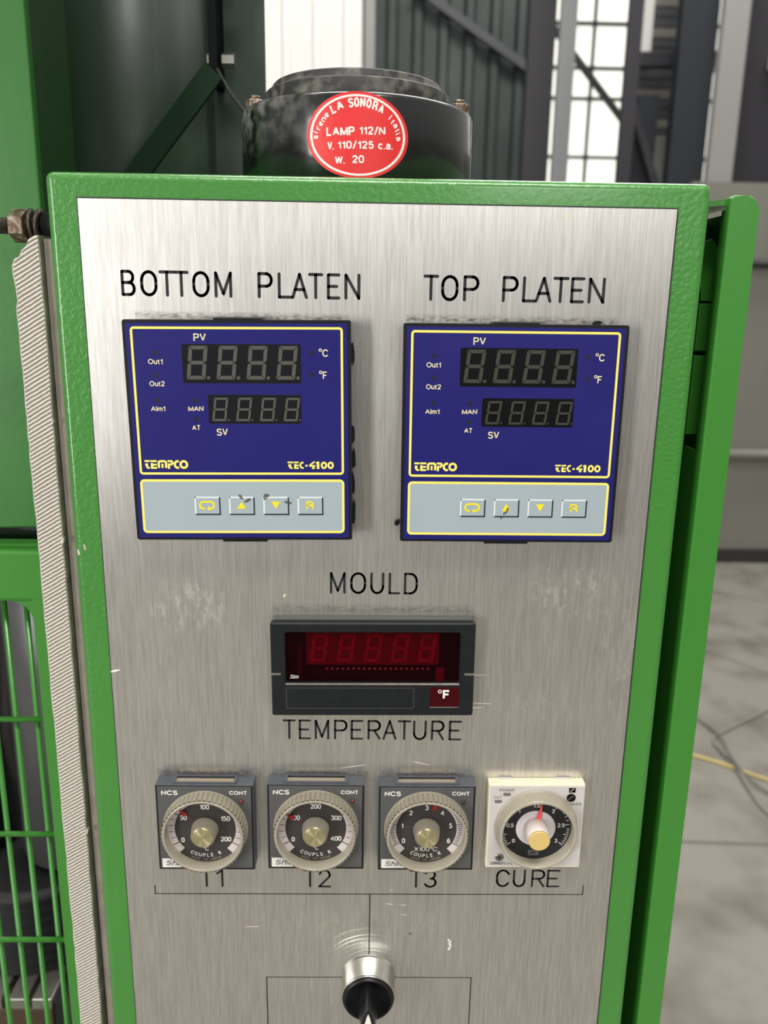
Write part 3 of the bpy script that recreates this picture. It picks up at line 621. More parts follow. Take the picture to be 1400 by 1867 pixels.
# single-stroke engraving alphabet, unit boxes
def ALPH(c):
    if c == 'B': return [[(0, 0), (0, 1)], [(0, 1), (.55, 1)] + arc(.55, .76, .38, .24, 90, -90) + [(0, .52)], [(.55, .52)] + arc(.6, .26, .4, .26, 90, -90) + [(0, 0)]]
    if c == 'O': return [arc(.5, .62, .5, .38, 0, 180, 12) + arc(.5, .38, .5, .38, 180, 360, 12) + [(1, .62)]]
    if c == 'T': return [[(0, 1), (1, 1)], [(.5, 1), (.5, 0)]]
    if c == 'M': return [[(0, 0), (0, 1), (.5, .1), (1, 1), (1, 0)]]
    if c == 'P': return [[(0, 0), (0, 1), (.6, 1)] + arc(.6, .73, .4, .27, 90, -90) + [(0, .46)]]
    if c == 'L': return [[(0, 1), (0, 0), (1, 0)]]
    if c == 'A': return [[(0, 0), (.5, 1), (1, 0)], [(.17, .34), (.83, .34)]]
    if c == 'E': return [[(1, 1), (0, 1), (0, 0), (1, 0)], [(0, .5), (.8, .5)]]
    if c == 'N': return [[(0, 0), (0, 1), (1, 0), (1, 1)]]
    if c == 'U': return [[(0, 1)] + arc(.5, .34, .5, .34, 180, 360, 12) + [(1, 1)]]
    if c == 'D': return [[(0, 0), (0, 1), (.45, 1)] + arc(.45, .62, .55, .38, 90, 0, 6) + arc(.45, .38, .55, .38, 0, -90, 6) + [(0, 0)]]
    if c == 'R': return [[(0, 0), (0, 1), (.6, 1)] + arc(.6, .74, .4, .26, 90, -90) + [(0, .48)], [(.5, .48), (1, 0)]]
    if c == 'C': return [[(1, .78)] + arc(.5, .62, .5, .38, 25, 180, 10) + arc(.5, .38, .5, .38, 180, 335, 10)]
    if c == '1': return [[(0, .78), (.5, 1), (.5, 0)]]
    if c == '2': return [arc(.5, .72, .46, .28, 170, -25, 10) + [(.0, 0), (1, 0)]]
    if c == '3': return [arc(.46, .75, .44, .25, 160, -80, 10) + arc(.48, .27, .5, .27, 75, -160, 12)]
def word(spec, ztop, zbot, r, slope=0.):
    out = []; zt, zb = ztop - r, zbot + r
    for c, xa, xb in spec:
        xa += r; xb -= r; dz = slope * ((xa + xb) / 2 - 126)
        for ln in ALPH(c): out.append([(xa + (xb - xa) * u, zb + (zt - zb) * v + dz) for u, v in ln])
    return out
R1 = .66
WORDS = [
 ('BOTTOM PLATEN', word([('B', 15.9, 22.1), ('O', 24.1, 31.4), ('T', 32.1, 38.9), ('T', 38.3, 44.9), ('O', 46.2, 53.6), ('M', 55.6, 63.2), ('P', 74.0, 80.6), ('L', 82.6, 89.2), ('A', 88.4, 95.5), ('T', 95.6, 102.1), ('E', 103.6, 109.4), ('N', 111.1, 118.0)], -28.25, -39.1, R1), R1),
 ('TOP PLATEN', word([('T', 144.9, 151.6), ('O', 152.6, 160.1), ('P', 162.1, 169.0), ('P', 178.9, 185.9), ('L', 187.6, 193.7), ('A', 193.1, 200.4), ('T', 200.6, 207.6), ('E', 208.4, 214.5), ('N', 216.0, 223.3)], -28.1, -39.0, R1), R1),
 ('MOULD', word([('M', 104.9, 112.3), ('O', 114.4, 121.9), ('U', 123.8, 130.4), ('L', 132.4, 138.0), ('D', 139.6, 146.2)], -162.3, -173.1, .58), .58),
 ('TEMPERATURE', word([('T', 81.7, 88.2), ('E', 89.6, 95.6), ('M', 97.4, 104.6), ('P', 106.9, 113.6), ('E', 115.1, 121.3), ('R', 123.4, 130.0), ('A', 130.8, 137.8), ('T', 138.2, 144.9), ('U', 145.8, 152.5), ('R', 154.7, 161.3), ('E', 163.4, 169.8)], -238.5, -249.3, .55), .55),
 ('T1', word([('T', 37.9, 44.7), ('1', 46.2, 52.6)], -323.9, -334.7, .58), .58),
 ('T2', word([('T', 91.3, 98.0), ('2', 98.8, 105.6)], -323.8, -334.7, .58), .58),
 ('T3', word([('T', 146.2, 152.9), ('3', 153.6, 160.4)], -323.8, -334.6, .58), .58),
 ('CURE', word([('C', 191.0, 198.3), ('U', 199.8, 206.5), ('R', 209.4, 216.6), ('E', 217.5, 224.4)], -323.3, -334.0, .57), .57),
]
LINES = [[(14.5, -334.0), (14.5, -338.9), (236.9, -338.3), (236.9, -332.9)], [(125.7, -338.6), (125.7, -376)], [(71.1, -520), (71.1, -391), (180.7, -391), (180.7, -520)]]
cut = MB(O_)
for _, st, r in WORDS: cut.strokes(st, r, -.5, .8, INK)
cut.strokes(LINES, .3, -.5, 1.2, INK); cutter = cut.build('cutter')
b = MB(O_); b.box(0, 251, 0, 1.6, -1360, 0, ALU); plate = b.build('face_plate', box, 'brushed aluminium plate with engraved words')
plate.parent = None
bpy.context.view_layer.update()
md = plate.modifiers.new('engrave', 'BOOLEAN'); md.operation = 'DIFFERENCE'; md.object = cutter; md.solver = 'EXACT'; md.use_self = True
bpy.context.view_layer.update()
me2 = bpy.data.meshes.new_from_object(plate.evaluated_get(bpy.context.evaluated_depsgraph_get()))
print('engraved plate faces', len(me2.polygons))
plate.modifiers.clear(); old = plate.data
if len(me2.polygons) > 200:
    plate.data = me2; me2.name = 'face_plate'
    me2.materials.clear(); me2.materials.append(ALU)
    for p in me2.polygons: p.material_index = 0; p.use_smooth = False
plate.parent = box
bpy.data.objects.remove(cutter)
for t, st, r in WORDS:
    b = MB(O_); b.strokes(st, r + .04, .32, .75, INK); b.build('engraved_lettering', plate, 'black engraved letters ' + t)
b = MB(O_); b.strokes(LINES, .34, .5, 1.1, INK); b.build('engraved_line', plate, 'thin engraved black lines around the selector')
# dark strips added as a shadow line around the plate, and small paint marks
b = MB(O_); EDGE = mat('plate_edge_shadow', (40, 48, 44), .7)
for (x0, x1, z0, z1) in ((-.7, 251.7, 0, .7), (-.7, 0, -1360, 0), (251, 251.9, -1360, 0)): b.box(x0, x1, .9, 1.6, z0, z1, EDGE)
b.build('plate_shadow_line', box, 'thin dark shadow line painted around the plate')
b = MB(O_)
def blob(mb, x, z, w_, h_, m, y=-.05, a=0., n=10):
    pts = []
    for i in range(n):
        q = 2 * PI * i / n; rr = random.uniform(.7, 1.15); px, pz = w_ * rr * math.cos(q), h_ * rr * math.sin(q)
        pts.append((x + px * math.cos(a) - pz * math.sin(a), z + px * math.sin(a) + pz * math.cos(a)))
    mb.prism(pts, y, 0, m)
for (x, z, w_, h_, m_, a_) in ((1.9, -213.5, 2.3, .55, WHITEPAINT, .2), (83.6, -174.2, .55, 1.0, mat('cream_drop', (232, 222, 190), .5), -.3), (147.2, -363.0, 1.1, 1.0, SILVERLIP, 0), (137, -336.0, .9, .35, SILVERF, 0), (205.5, -3.4, .5, .3, YELS, 0)):
    b = MB(O_); blob(b, x, z, w_, h_, m_, a=a_); b.build('paint_speck', plate, 'small paint speck on the plate')
b = MB(O_)
for i in range(6): blob(b, 168.3 + (-.5, .3, -.1, .6, .1, -.3)[i], -367 - i * 1.15, .55, .75, WHITEPAINT, y=-.05 - .004 * i)
b.build('paint_speck', plate, 'white paint run on the plate')
for (x, z, l_, a) in ((136, -344.6, 4.2, -.1), (143, -345.2, 4.6, -.05), (143.4, -351.2, 3.2, -.25), (176, -214, 13, .0), (178, -229, 12, -.02), (176, -231.4, 10, .05), (150, -262, 12, -.2), (117, -264, 15, .15), (64, -359, 9, .05)):
    b = MB(O_); blob(b, x, z, l_ * .5, .14, WHITEST, a=a, y=-.03); b.build('scratch', plate, 'thin bright scratch on the plate')
for (x, z) in ((-9, -153.5), (-12.0, -156)):
    b = MB(O_); b.prism([(x, z), (x + 1.0, z + .2), (x + .7, z + 2.6), (x - .2, z + 2.9)], 1.35, 1.6, BOARDW); b.build('paint_chip', box, 'pale chip in the green paint')

# folded green side cover right of the box
O_ = (300, 60, -1400); r0 = empty('side_cover', W(*O_), 'narrow green folded cover standing at the right side of the control box', 'cover')
b = MB(O_); b.prism([(277.2, -1398), (290.3, -1398), (290.3, 1.5)] + [(284.3 + 6 * math.cos(math.radians(a)), 1.5 + 6 * math.sin(math.radians(a))) for a in (15, 30, 45, 60, 75, 90)] + [(279, 7.4), (277.2, 6.2)], 10, 14, GREEN_S, cham=1.1, smooth=False); b.build('front_lip', r0)
b = MB(O_); b.box(277.6, 279.4, 12, 34, -1398, -106, GREEN_S); b.box(277.9, 279.6, 12, 20, -106, 2, GREEN_S, bev=.3); b.build('inner_return', r0)
b = MB(O_); b.box(286.4, 290, 14, 150, -1398, 2, GREEN_S); b.build('outer_side', r0)
b = MB(O_); b.prism([(266.4, 4.4), (270, 5.2), (278, 6.4), (286, 6.6), (286, 4.2), (278, 3.8), (270, 2.8), (266.4, 2.2)], 14.2, 120, GREEN_S, cham=.5); b.build('top_flange', r0)
b = MB(O_); b.prism([(270.5, -15), (275, -11), (279.5, -9), (284, -15.5), (284, -37), (277, -37), (275, -22), (270.5, -20)], 30, 34, GREEN_S, cham=.4); b.build('hinge_bracket', r0)
for (z0, z1) in ((-60, -38), (-100, -62)):
    q = MB(O_); q.box(276.5, 282.5, 30, 35, z0, z1, GREEN_S, bev=.5); q.build('hinge_leaf', r0)
b = MB(O_); b.box(266.4, 286, 80, 86, -1398, 2.2, mat('dark_gap_shade', (10, 14, 12), .8)); b.build('gap_shade', r0, 'black sheet standing in for shade deep in the gap')  # black sheet added to make the gap dark

# ================================================================== siren on top of the box
O_ = (114.7, 75, 10.8); sir = empty('siren', W(*O_), 'black cylindrical siren with a red oval sticker on top of the green box', 'siren')
RS = 56.4
# dust worn into the upper left of the enamel
_n, _l = BLACKG.node_tree.nodes, BLACKG.node_tree.links
_tc = _n.new('ShaderNodeTexCoord'); _sp = _n.new('ShaderNodeSeparateXYZ'); _l.new(_tc.outputs['Object'], _sp.inputs[0])
_m1 = _n.new('ShaderNodeMapRange'); _m1.inputs[1].default_value = -.012; _m1.inputs[2].default_value = -.050; _l.new(_sp.outputs['X'], _m1.inputs[0])
_m2 = _n.new('ShaderNodeMapRange'); _m2.inputs[1].default_value = .012; _m2.inputs[2].default_value = .034; _l.new(_sp.outputs['Z'], _m2.inputs[0])
_t = _n.new('ShaderNodeTexNoise'); _t.inputs['Scale'].default_value = 170; _t.inputs['Detail'].default_value = 6; _l.new(_tc.outputs['Object'], _t.inputs['Vector'])
_r = _n.new('ShaderNodeValToRGB'); _r.color_ramp.elements[0].position = .42; _r.color_ramp.elements[1].position = .66; _l.new(_t.outputs[0], _r.inputs[0])
_a = _n.new('ShaderNodeMath'); _a.operation = 'MULTIPLY'; _l.new(_m1.outputs[0], _a.inputs[0]); _l.new(_m2.outputs[0], _a.inputs[1])
_b = _n.new('ShaderNodeMath'); _b.operation = 'MULTIPLY'; _l.new(_a.outputs[0], _b.inputs[0]); _l.new(_r.outputs[0], _b.inputs[1])
_x = _n.new('ShaderNodeMix'); _x.data_type = 'RGBA'; _bs = _n['Principled BSDF']; _src = _bs.inputs['Base Color'].links[0].from_socket
_l.new(_b.outputs[0], _x.inputs[0]); _l.new(_src, _x.inputs[6]); _x.inputs[7].default_value = rgba((118, 116, 110)); _l.new(_x.outputs[2], _bs.inputs['Base Color'])
_rs = _bs.inputs['Roughness'].links[0].from_socket; _ra = _n.new('ShaderNodeMath'); _ra.operation = 'MULTIPLY_ADD'; _ra.inputs[1].default_value = .5; _l.new(_b.outputs[0], _ra.inputs[0]); _l.new(_rs, _ra.inputs[2]); _l.new(_ra.outputs[0], _bs.inputs['Roughness'])
b = MB(O_); b.lathe([(RS - 1, 11), (RS, 12), (RS, 45.2), (RS - .5, 46.6), (RS - 2.2, 47.6), (44, 47.6)], (114.7, 75, 0), (0, 0, 1), BLACKG, 96, cap=True); b.build('housing', sir)
b = MB(O_); b.lathe([(45.2, 47.6), (45.2, 55.4), (44.4, 56.2), (41.4, 56.6), (41.4, 59.4), (40.6, 60.2), (0.5, 60.4)], (114.7, 75, 0), (0, 0, 1), DUSTY, 96, cap=False); b.build('cap', sir, 'dusty grey stepped cap')
for ang in (178, 2):
    a = math.radians(ang); c = Vector((114.7 + 50.3 * math.cos(a), 75 + 50.3 * math.sin(a), 47.6))
    q = MB(O_); q.cyl(c, (0, 0, 1), 4.7, 7.6, RUSTY, 6, smooth=False, bev=.7); q.cyl(c + Vector((0, 0, 7.6)), (0, 0, 1), 3.0, 1.8, RUSTY, 12, r2=2.2); q.build('bolt', sir, 'rusty hexagon bolt head')
def wrap(q, rr=RS + .12):
    a = (q[0] - 0) / RS; return (114.7 + rr * math.sin(a), 75 - rr * math.cos(a), q[2])
CX, CZ = 1.3, 29.6
stk = MB(O_); k = stk.mi(REDST); rings = []
def oval(f, n=72, off=.12, tilt=-.03):
    out = []
    for i in range(n):
        a = 2 * PI * i / n; x, z = 22.6 * f * math.cos(a), 17.4 * f * math.sin(a)
        out.append(stk.bm.verts.new(wrap((CX + x * math.cos(tilt) - z * math.sin(tilt), 0, CZ + x * math.sin(tilt) + z * math.cos(tilt)), RS + off)))
    return out
fr_ = [oval(f) for f in (1, .85, .7, .55, .4, .25, .1)]
for A, B in zip(fr_, fr_[1:]):
    for i in range(72): stk.bm.faces.new((A[i], A[(i + 1) % 72], B[(i + 1) % 72], B[i])).material_index = k
stk.bm.faces.new(fr_[-1]).material_index = k
A, B = oval(.935, off=.2), oval(.885, off=.2); k2 = stk.mi(WHITEST)
for i in range(72): stk.bm.faces.new((A[i], A[(i + 1) % 72], B[(i + 1) % 72], B[i])).material_index = k2
so = stk.build('sticker', sir, 'red oval sticker with a white ring')
lt = MB(O_); wf = lambda q: wrap(q, RS + .22)
s_ = .0392
def sx(u): return CX + (u - 707) * s_
def sz(v): return CZ + (575 - v) * s_
for t, u0, u1, v, h in (('LAMP', 360, 675, 583, 92), ('112/N', 722, 1013, 566, 84), ('V.', 372, 445, 725, 84), ('110/125', 485, 885, 716, 82), ('c.a.', 932, 1102, 710, 84), ('W.', 455, 567, 872, 82), ('20', 645, 780, 860, 82)):
    lt.text(t, sx(u0), sz(v), 0, h * s_ * (1.0), WHITEST, w=(u1 - u0) * s_, bold=.026, rot=.02, xf=wf)
def along(t, pts, h, wch, up=True):
    for ch, (u, v, ang) in zip(t, pts):
        lt.text(ch, sx(u), sz(v), 0, h * s_ * 1.08, WHITEST, w=wch.get(ch, wch['*']) * s_, bold=.026, align='C', rot=math.radians(ang), xf=wf)
along('sirene', [(262, 598, 72), (262, 548, 70), (292, 512, 62), (318, 470, 56), (348, 428, 50), (382, 388, 46)], 62, {'*': 44, 'i': 17, 'r': 34, 'e': 46, 'n': 46})
along('LA', [(456, 352, 24), (524, 318, 20)], 88, {'*': 62, 'A': 76})
along('SONORA', [(634, 296, 7), (693, 290, 2), (756, 290, -2), (820, 298, -7), (884, 316, -14), (948, 344, -20)], 92, {'*': 60})
along('Italia', [(1046, 402, -40), (1074, 440, -46), (1106, 474, -52), (1120, 522, -58), (1130, 552, -62), (1140, 598, -66)], 60, {'*': 46, 'I': 17, 'l': 17, 'i': 17, 't': 32})
lt.build('sticker_lettering', so, 'white printed words on the red sticker')

# ================================================================== temperature controllers
def logo(mb, x0, x1, zb, zt, y, m, kind):
    """chunky stencil lettering with split top bars"""
    h = zt - zb; t = h * .24
    def B(u0, u1, v0, v1): cnt[0] += 1; mb.ribbon([(x0 + u0 * (x1 - x0), zb + (v0 + v1) / 2 * h), (x0 + u1 * (x1 - x0), zb + (v0 + v1) / 2 * h)], (v1 - v0) / 2 * h, y - .004 * (cnt[0] % 5), m)
    cnt = [0]
    def S(pts, r=.115): cnt[0] += 1; mb.ribbon([(x0 + u * (x1 - x0), zb + v * h) for u, v in pts], r * h, y - .004 * (cnt[0] % 5), m)
    if kind == 'TEMPCO':
        B(0, .12, .78, 1); B(.135, .28, .78, 1)
        S([(.045, .55), (.045, .28), (.07, .12), (.115, .12)]); B(.012, .08, .35, .62)
        B(.14, .195, 0, .66); B(.14, .28, .38, .58); B(.14, .28, 0, .22)
        S([(.325, .1), (.325, .78), (.36, .88), (.46, .88), (.49, .78), (.49, .1)], .125); S([(.408, .1), (.408, .6)], .11)
        B(.53, .58, 0, .62); B(.53, .6, .78, 1); S([(.58, .88), (.63, .86), (.645, .66), (.62, .52), (.585, .5)])
        S([(.79, .88), (.73, .86), (.695, .66), (.695, .34), (.73, .14), (.79, .12)], .125)
        S([(.90 + .075 * math.cos(a), .5 + .38 * math.sin(a)) for a in [2 * PI * i / 20 for i in range(21)]], .13)
    else:
        B(0, .125, .78, 1); B(.14, .24, .78, 1)
        S([(.045, .55), (.045, .25), (.075, .12), (.105, .12)]); B(.012, .08, .35, .62)
        B(.14, .185, 0, .66); B(.14, .24, .38, .58); B(.14, .24, 0, .22)
        S([(.345, .88), (.30, .85), (.275, .62), (.275, .38), (.30, .15), (.345, .12)])
        S([(.38, .44), (.435, .44)])
        S([(.585, 1.0), (.49, .56), (.475, .44)], .10); S([(.468, .42), (.60, .42)], .11); B(.525, .585, .0, .26)
        B(.63, .685, 0, 1); S([(.615, .78), (.65, .9)])
        for cx in (.785, .93): S([(cx + .048 * math.cos(a), .5 + .38 * math.sin(a)) for a in [2 * PI * i / 18 for i in range(19)]], .13)
def controller(x, z, rot, prot, label, left):
    root = empty('temperature_controller', W(x, 0, z), label, 'temperature controller', None, -rot); F = -prot
    b = MB(); b.box(-47.6, 47.6, F + 1.2, 0, -47.6, 47.6, BLACKP, bev=.8); b.prism(rrect(-48, 48, -48, 48, .8), F, F + 2.4, BLACKP, cham=.5)
    b.box(-10, 10, F + .4, 0, 47.4, 48.9, BLACKP, bev=.4); b.box(-10, 10, F + .6, -.5, -49.2, -47.4, BLACKP, bev=.4); b.build('bezel', root, 'black plastic bezel')
    P = F - .35
    b = MB(); b.prism(rrect(-46.6, 46.6, -46.9, 46.7, .6), P, F + .2, BLUE, cham=.15); fp = b.build('front_panel', root, 'blue printed front panel')
    b = MB(); ring_outline(b, -44.7, 44.6, -18.2, 45.15, 1.6, 1.0, P - .03, YEL); ring_outline(b, -44.9, 44.7, -44.8, -20.3, 1.9, 1.05, P - .04, YEL); b.build('border_line', fp, 'yellow printed border lines')
    b = MB(); b.prism(rrect(-44.2, 44.0, -44.1, -21.0, 1.2), P - .02, P, KEYGREY); b.build('keypad', fp, 'grey keypad area')
    # displays
    dm, sm_, dm2, sm2 = (DISPLAY, SEG, DISPLAY, SEG2) if left else (DISPLAY2, SEG2, DISPLAY2, SEG2)
    b = MB(); b.prism(rrect(-23.5, 26.8, 21.6, 38.0, .8), P - .03, P, dm); pv = b.build('process_display', root, 'larger unlit four digit display')
    for i in range(4):
        q = MB(); x0 = -22.0 + 12.7 * i; digit8(q, x0, x0 + 7.9, 23.2, 37.3, .115, 1.55, P - .09, sm_, dot=(x0 + 9.3, 23.9, .75)); q.build('digit', pv)
    b = MB(); b.prism(rrect(-13.4, 26.5, 4.3, 16.7, .7), P - .03, P, dm2); sv = b.build('setpoint_display', root, 'smaller unlit four digit display')
    for i in range(4):
        q = MB(); x0 = -12.0 + 10.25 * i; digit8(q, x0, x0 + 6.0, 5.4, 15.5, .135, .95, P - .09, SEG if left else SEG2, dot=(x0 + 7.1, 5.9, .42)); q.build('digit', sv)
    for (lx, lzz) in ((-34.7, 34.4), (-34.8, 25.0), (-34.8, 14.4), (-18.8, 14.4), (-18.8, 6.2), (31.3, 34.5), (31.3, 25.2)):
        q = MB(); q.box(lx - .85, lx + .85, P - .05, P, lzz - .95, lzz + .95, LEDOFF); q.build('indicator', root, 'small dark unlit indicator')
    y = P - .06
    for t, x0, x1, zb, h in (('Out1', -37.9, -31.8, 29.6, 2.15), ('Out2', -37.9, -31.5, 20.3, 2.15), ('Alm1', -38.0, -31.9, 9.65, 2.1), ('MAN', -22.0, -15.5, 9.7, 2.15), ('AT', -20.8, -17.2, 1.5, 2.15)):
        b = MB(); b.text(t, x0, zb, y, h, CREAMP, w=x1 - x0, bold=.006); b.build('printed_word', fp, 'small cream printed word ' + t)
    for t, x0, x1, zb, h in (('PV', -18.2, -13.0, 39.25, 3.1), ('SV', -10.3, -5.5, -.95, 3.1)): b = MB(); b.text(t, x0, zb, y, h, CREAMP, w=x1 - x0, bold=.004); b.build('printed_word', fp, 'cream printed letters ' + t)
    for zb, c in ((32.9, 'C'), (23.6, 'F')):
        b = MB(); b.text(c, 35.9, zb, y, 3.05, CREAMP, w=2.35 if c == 'C' else 1.9, bold=.004); annulus(b, 35.0, zb + 2.75, .38, .68, 0, 360, y, CREAMP, 16); b.build('unit_sign', fp, 'cream printed degree sign with ' + c)
    b = MB(); logo(b, -42.3, -23.4, -15.6, -11.75, y, YEL, 'TEMPCO'); b.build('maker_lettering', fp, 'yellow TEMPCO lettering')
    b = MB(); logo(b, 20.0, 40.2, -15.55, -12.3, y, YEL, 'TEC'); b.build('type_lettering', fp, 'yellow TEC-4100 lettering')
    for i, sname in enumerate(('loop', 'up', 'down', 'R')):
        x0 = -21.6 + 15.15 * i; x1 = x0 + 11.5; z0, z1 = -36.4, -27.95
        q = MB(); q.prism(rrect(x0, x1, z0, z1, .7), P - .22, P - .02, KEYGREY, cham=.12)
        ky = P - .25
        q.box(x0 + .2, x1 - .6, ky, ky + .02, z1 - .75, z1 - .1, PALE); q.box(x0 + .1, x0 + .75, ky, ky + .02, z0 + .6, z1 - .15, PALE)
        q.box(x1 - .6, x1 - .05, ky, ky + .02, z0 + .1, z1 - .5, NAVY); q.box(x0 + .5, x1 - .1, ky, ky + .02, z0 + .05, z0 + .6, NAVY)
        kb = q.build('push_button', root, 'flat grey membrane button with a yellow symbol')
        cx, cz = (x0 + x1) / 2 - .1, (z0 + z1) / 2 + .2; q = MB(); y2 = P - .3
        if sname == 'loop':
            pts = [(cx - 1.1, cz - 1.6)] + arc(cx - 1.7, cz, 1.5, 1.55, 260, 90, 10) + arc(cx + 1.5, cz, 1.5, 1.55, 90, -90, 10) + [(cx + .9, cz - 1.55)]
            q.ribbon(pts, .42, y2, YELS); q.prism([(cx - .2, cz - 1.55), (cx + 1.1, cz - .4), (cx + 1.1, cz - 2.7)], y2 - .02, y2, YELS)
        elif sname == 'up': q.prism([(cx - 1.9, cz - 1.6), (cx + 1.9, cz - 1.6), (cx, cz + 1.8)], y2, y2 + .03, YELS)
        elif sname == 'down': q.prism([(cx - 1.9, cz + 1.7), (cx + 1.9, cz + 1.7), (cx, cz - 1.7)], y2, y2 + .03, YELS)
        else: q.text('R', cx, cz - 1.8, y2, 3.7, YELS, bold=.02, align='C', w=3.4)
        q.build('button_symbol', kb, 'yellow button symbol')
    b = MB()
    rs = [(2.0, -29.6, 2.0, .7, .5), (-1.0, -28.2, 1.3, .6, -.8), (19.6, -30.6, 1.8, .6, -.3), (10.2, -27.6, 1.3, .9, 0), (9.6, -29, .7, .5, .3)] if left else [(-1.2, -34.4, 1.1, .6, .7), (-.2, -32.9, .6, .9, 0), (-2.9, -36.6, .5, .5, 0)]
    for (gx, gz, gw, gh, ga) in rs:
        b = MB(); blob(b, gx, gz, gw, gh, SMEAR, y=P - .32, a=ga, n=16); b.build('grime_smear', root, 'dark dirt smear on the buttons')
    b = MB()
    side = 48.4 if left else -48.6
    lumps = [(side, 34, .9, 5), (side, -2, 1.0, 4), (side, -13, 1.4, 4.5), (side, -24, .8, 6), (side, -38, 1.2, 6)] if left else [(side - .8, -41.5, 1.3, 1.6)]
    if not left: lumps.append((36, 48.6, 2.0, 1.1))
    for (gx, gz, gw, gh) in lumps:
        b = MB(); blob(b, gx, gz, gw, gh, BLACKP, y=-2.2); b.build('sealant_lump', root, 'torn black sealant at the edge of the bezel')
    return root
controller(66.835, -95.976, .012, 10.6, 'blue temperature controller under the words BOTTOM PLATEN', True)
controller(184.719, -95.945, .005, 9.1, 'blue temperature controller under the words TOP PLATEN', False)

# ================================================================== panel meter
root = empty('panel_meter', W(125.547, 0, -208.07), 'black digital panel meter with a dark red window between MOULD and TEMPERATURE', 'panel meter', None, -.008)
F = -7.6
b = MB(); b.box(-46.8, 46.8, F + 3.6, 0, -23.2, 24.4, METERT, bev=.5); b.build('case', root, 'dull grey case edge')
def hole_frame(mb, outer, hole, y0, y1, m, cham):
    """rounded slab with a rectangular opening, front at y0"""
    k = mb.mi(m); A = rrect(*outer, 1.0, 4); B = rrect(*hole, 1.2, 4); n = len(A)
    rows = []
    for (o_, y) in ((0, y1), (0, y0 + cham), (cham, y0)):
        pa = rrect(outer[0] + o_, outer[1] - o_, outer[2] + o_, outer[3] - o_, 1.0, 4); rows.append([mb.bm.verts.new((p[0], y, p[1])) for p in pa])
    for (o_, y) in ((0, y0), (.5, y0 + .7), (.5, y1)):
        pb = rrect(hole[0] + o_, hole[1] - o_, hole[2] + o_, hole[3] - o_, 1.2, 4); rows.append([mb.bm.verts.new((p[0], y, p[1])) for p in pb])
    for a, c in zip(rows, rows[1:]):
        for i in range(n): mb.bm.faces.new((a[i], a[(i + 1) % n], c[(i + 1) % n], c[i])).material_index = k
b = MB(); hole_frame(b, (-48, 48, -24, 23.4), (-41.5, 41.4, -7.6, 19.0), F, F + 4, METERB, .6)
b.box(-47.9, -43.4, F - .04, F + .2, -2.9, -1.8, SILVERLIP); b.box(43.4, 47.9, F - .04, F + .2, -2.9, -1.8, SILVERLIP); b.build('bezel', root, 'black front bezel with a notch mark at each side')
b = MB(); b.box(-41.2, 41.0, F + 2.6, F + 3.9, -7.6, 19.0, REDDARK); b.box(-31.5, 31.3, F + 2.4, F + 2.7, 1.45, 18.6, REDBLK); b.box(-36, -33.6, F + 2.45, F + 2.7, -7, 11, mat('red_side_bar', (34, 0, 5), .4, spec=.05)); b.box(30, 34, F + 2.45, F + 2.7, -7, 0, mat('red_side_block', (70, 0, 12), .4, spec=.05)); b.build('display_back', root, 'dark red display block')  # two plain red bars beside the display block
for i in range(5):
    q = MB(); x0 = -30.0 + 12.75 * i; digit8(q, x0, x0 + 7.4, 3.0, 16.8, .145, 1.5, F + 2.3, REDSEG); q.build('digit', root, 'unlit red digit')
b = MB()
for i in range(20): b.cyl((-21.8 + 2.53 * i, F + 2.55, -.65), (0, -1, 0), .55, .15, REDDOT, 10)
b.build('indicator_row', root, 'row of tiny red dots')
b = MB(); b.box(-41.0, 40.9, F + .9, F + 1.6, -7.4, 18.9, mat('clear_red_lens', (50, 2, 6), .08, alpha=.08, spec=.25)); b.build('lens', root, 'clear red filter window')
b = MB(); b.box(-41.3, 41.2, F - .1, F + 1.0, -8.1, -7.1, SILVERLIP, bev=.3); b.build('window_lip', root, 'worn silver lower window edge')
b = MB(); ring_outline(b, -41.2, 19.7, -20.2, -9.4, .8, .22, F - .03, mat('bezel_groove', (78, 80, 80), .5)); b.prism(arc(16.8, -15.8, .9, 1.6, 0, 350, 14), F - .35, F, METERB, cham=.2); b.build('cover_flap', root, 'small blank cover below the window')
b = MB(); b.prism(rrect(27.3, 41.3, -19.2, -9.1, .6), F - .05, F, REDWIN); uw = b.build('unit_window', root, 'small dark red unit window')
b = MB(); b.text('F', 33.4, -15.0, F - .12, 4.6, WHITEP, bold=.03, w=3.5); annulus(b, 32.0, -11.2, .55, .95, 0, 360, F - .12, WHITEP, 18); b.build('unit_lettering', uw, 'white degree F sign')
b = MB(); b.box(27.4, 41.2, F - .12, F, -19.7, -19.2, SILVERLIP); b.build('unit_lip', root, 'thin silver edge under the unit window')
b = MB(); b.text('Sim', -39.4, -5.0, F + .85, 1.9, WHITEP, w=4.0, shear=.3); b.build('maker_lettering', root, 'tiny white script letters')

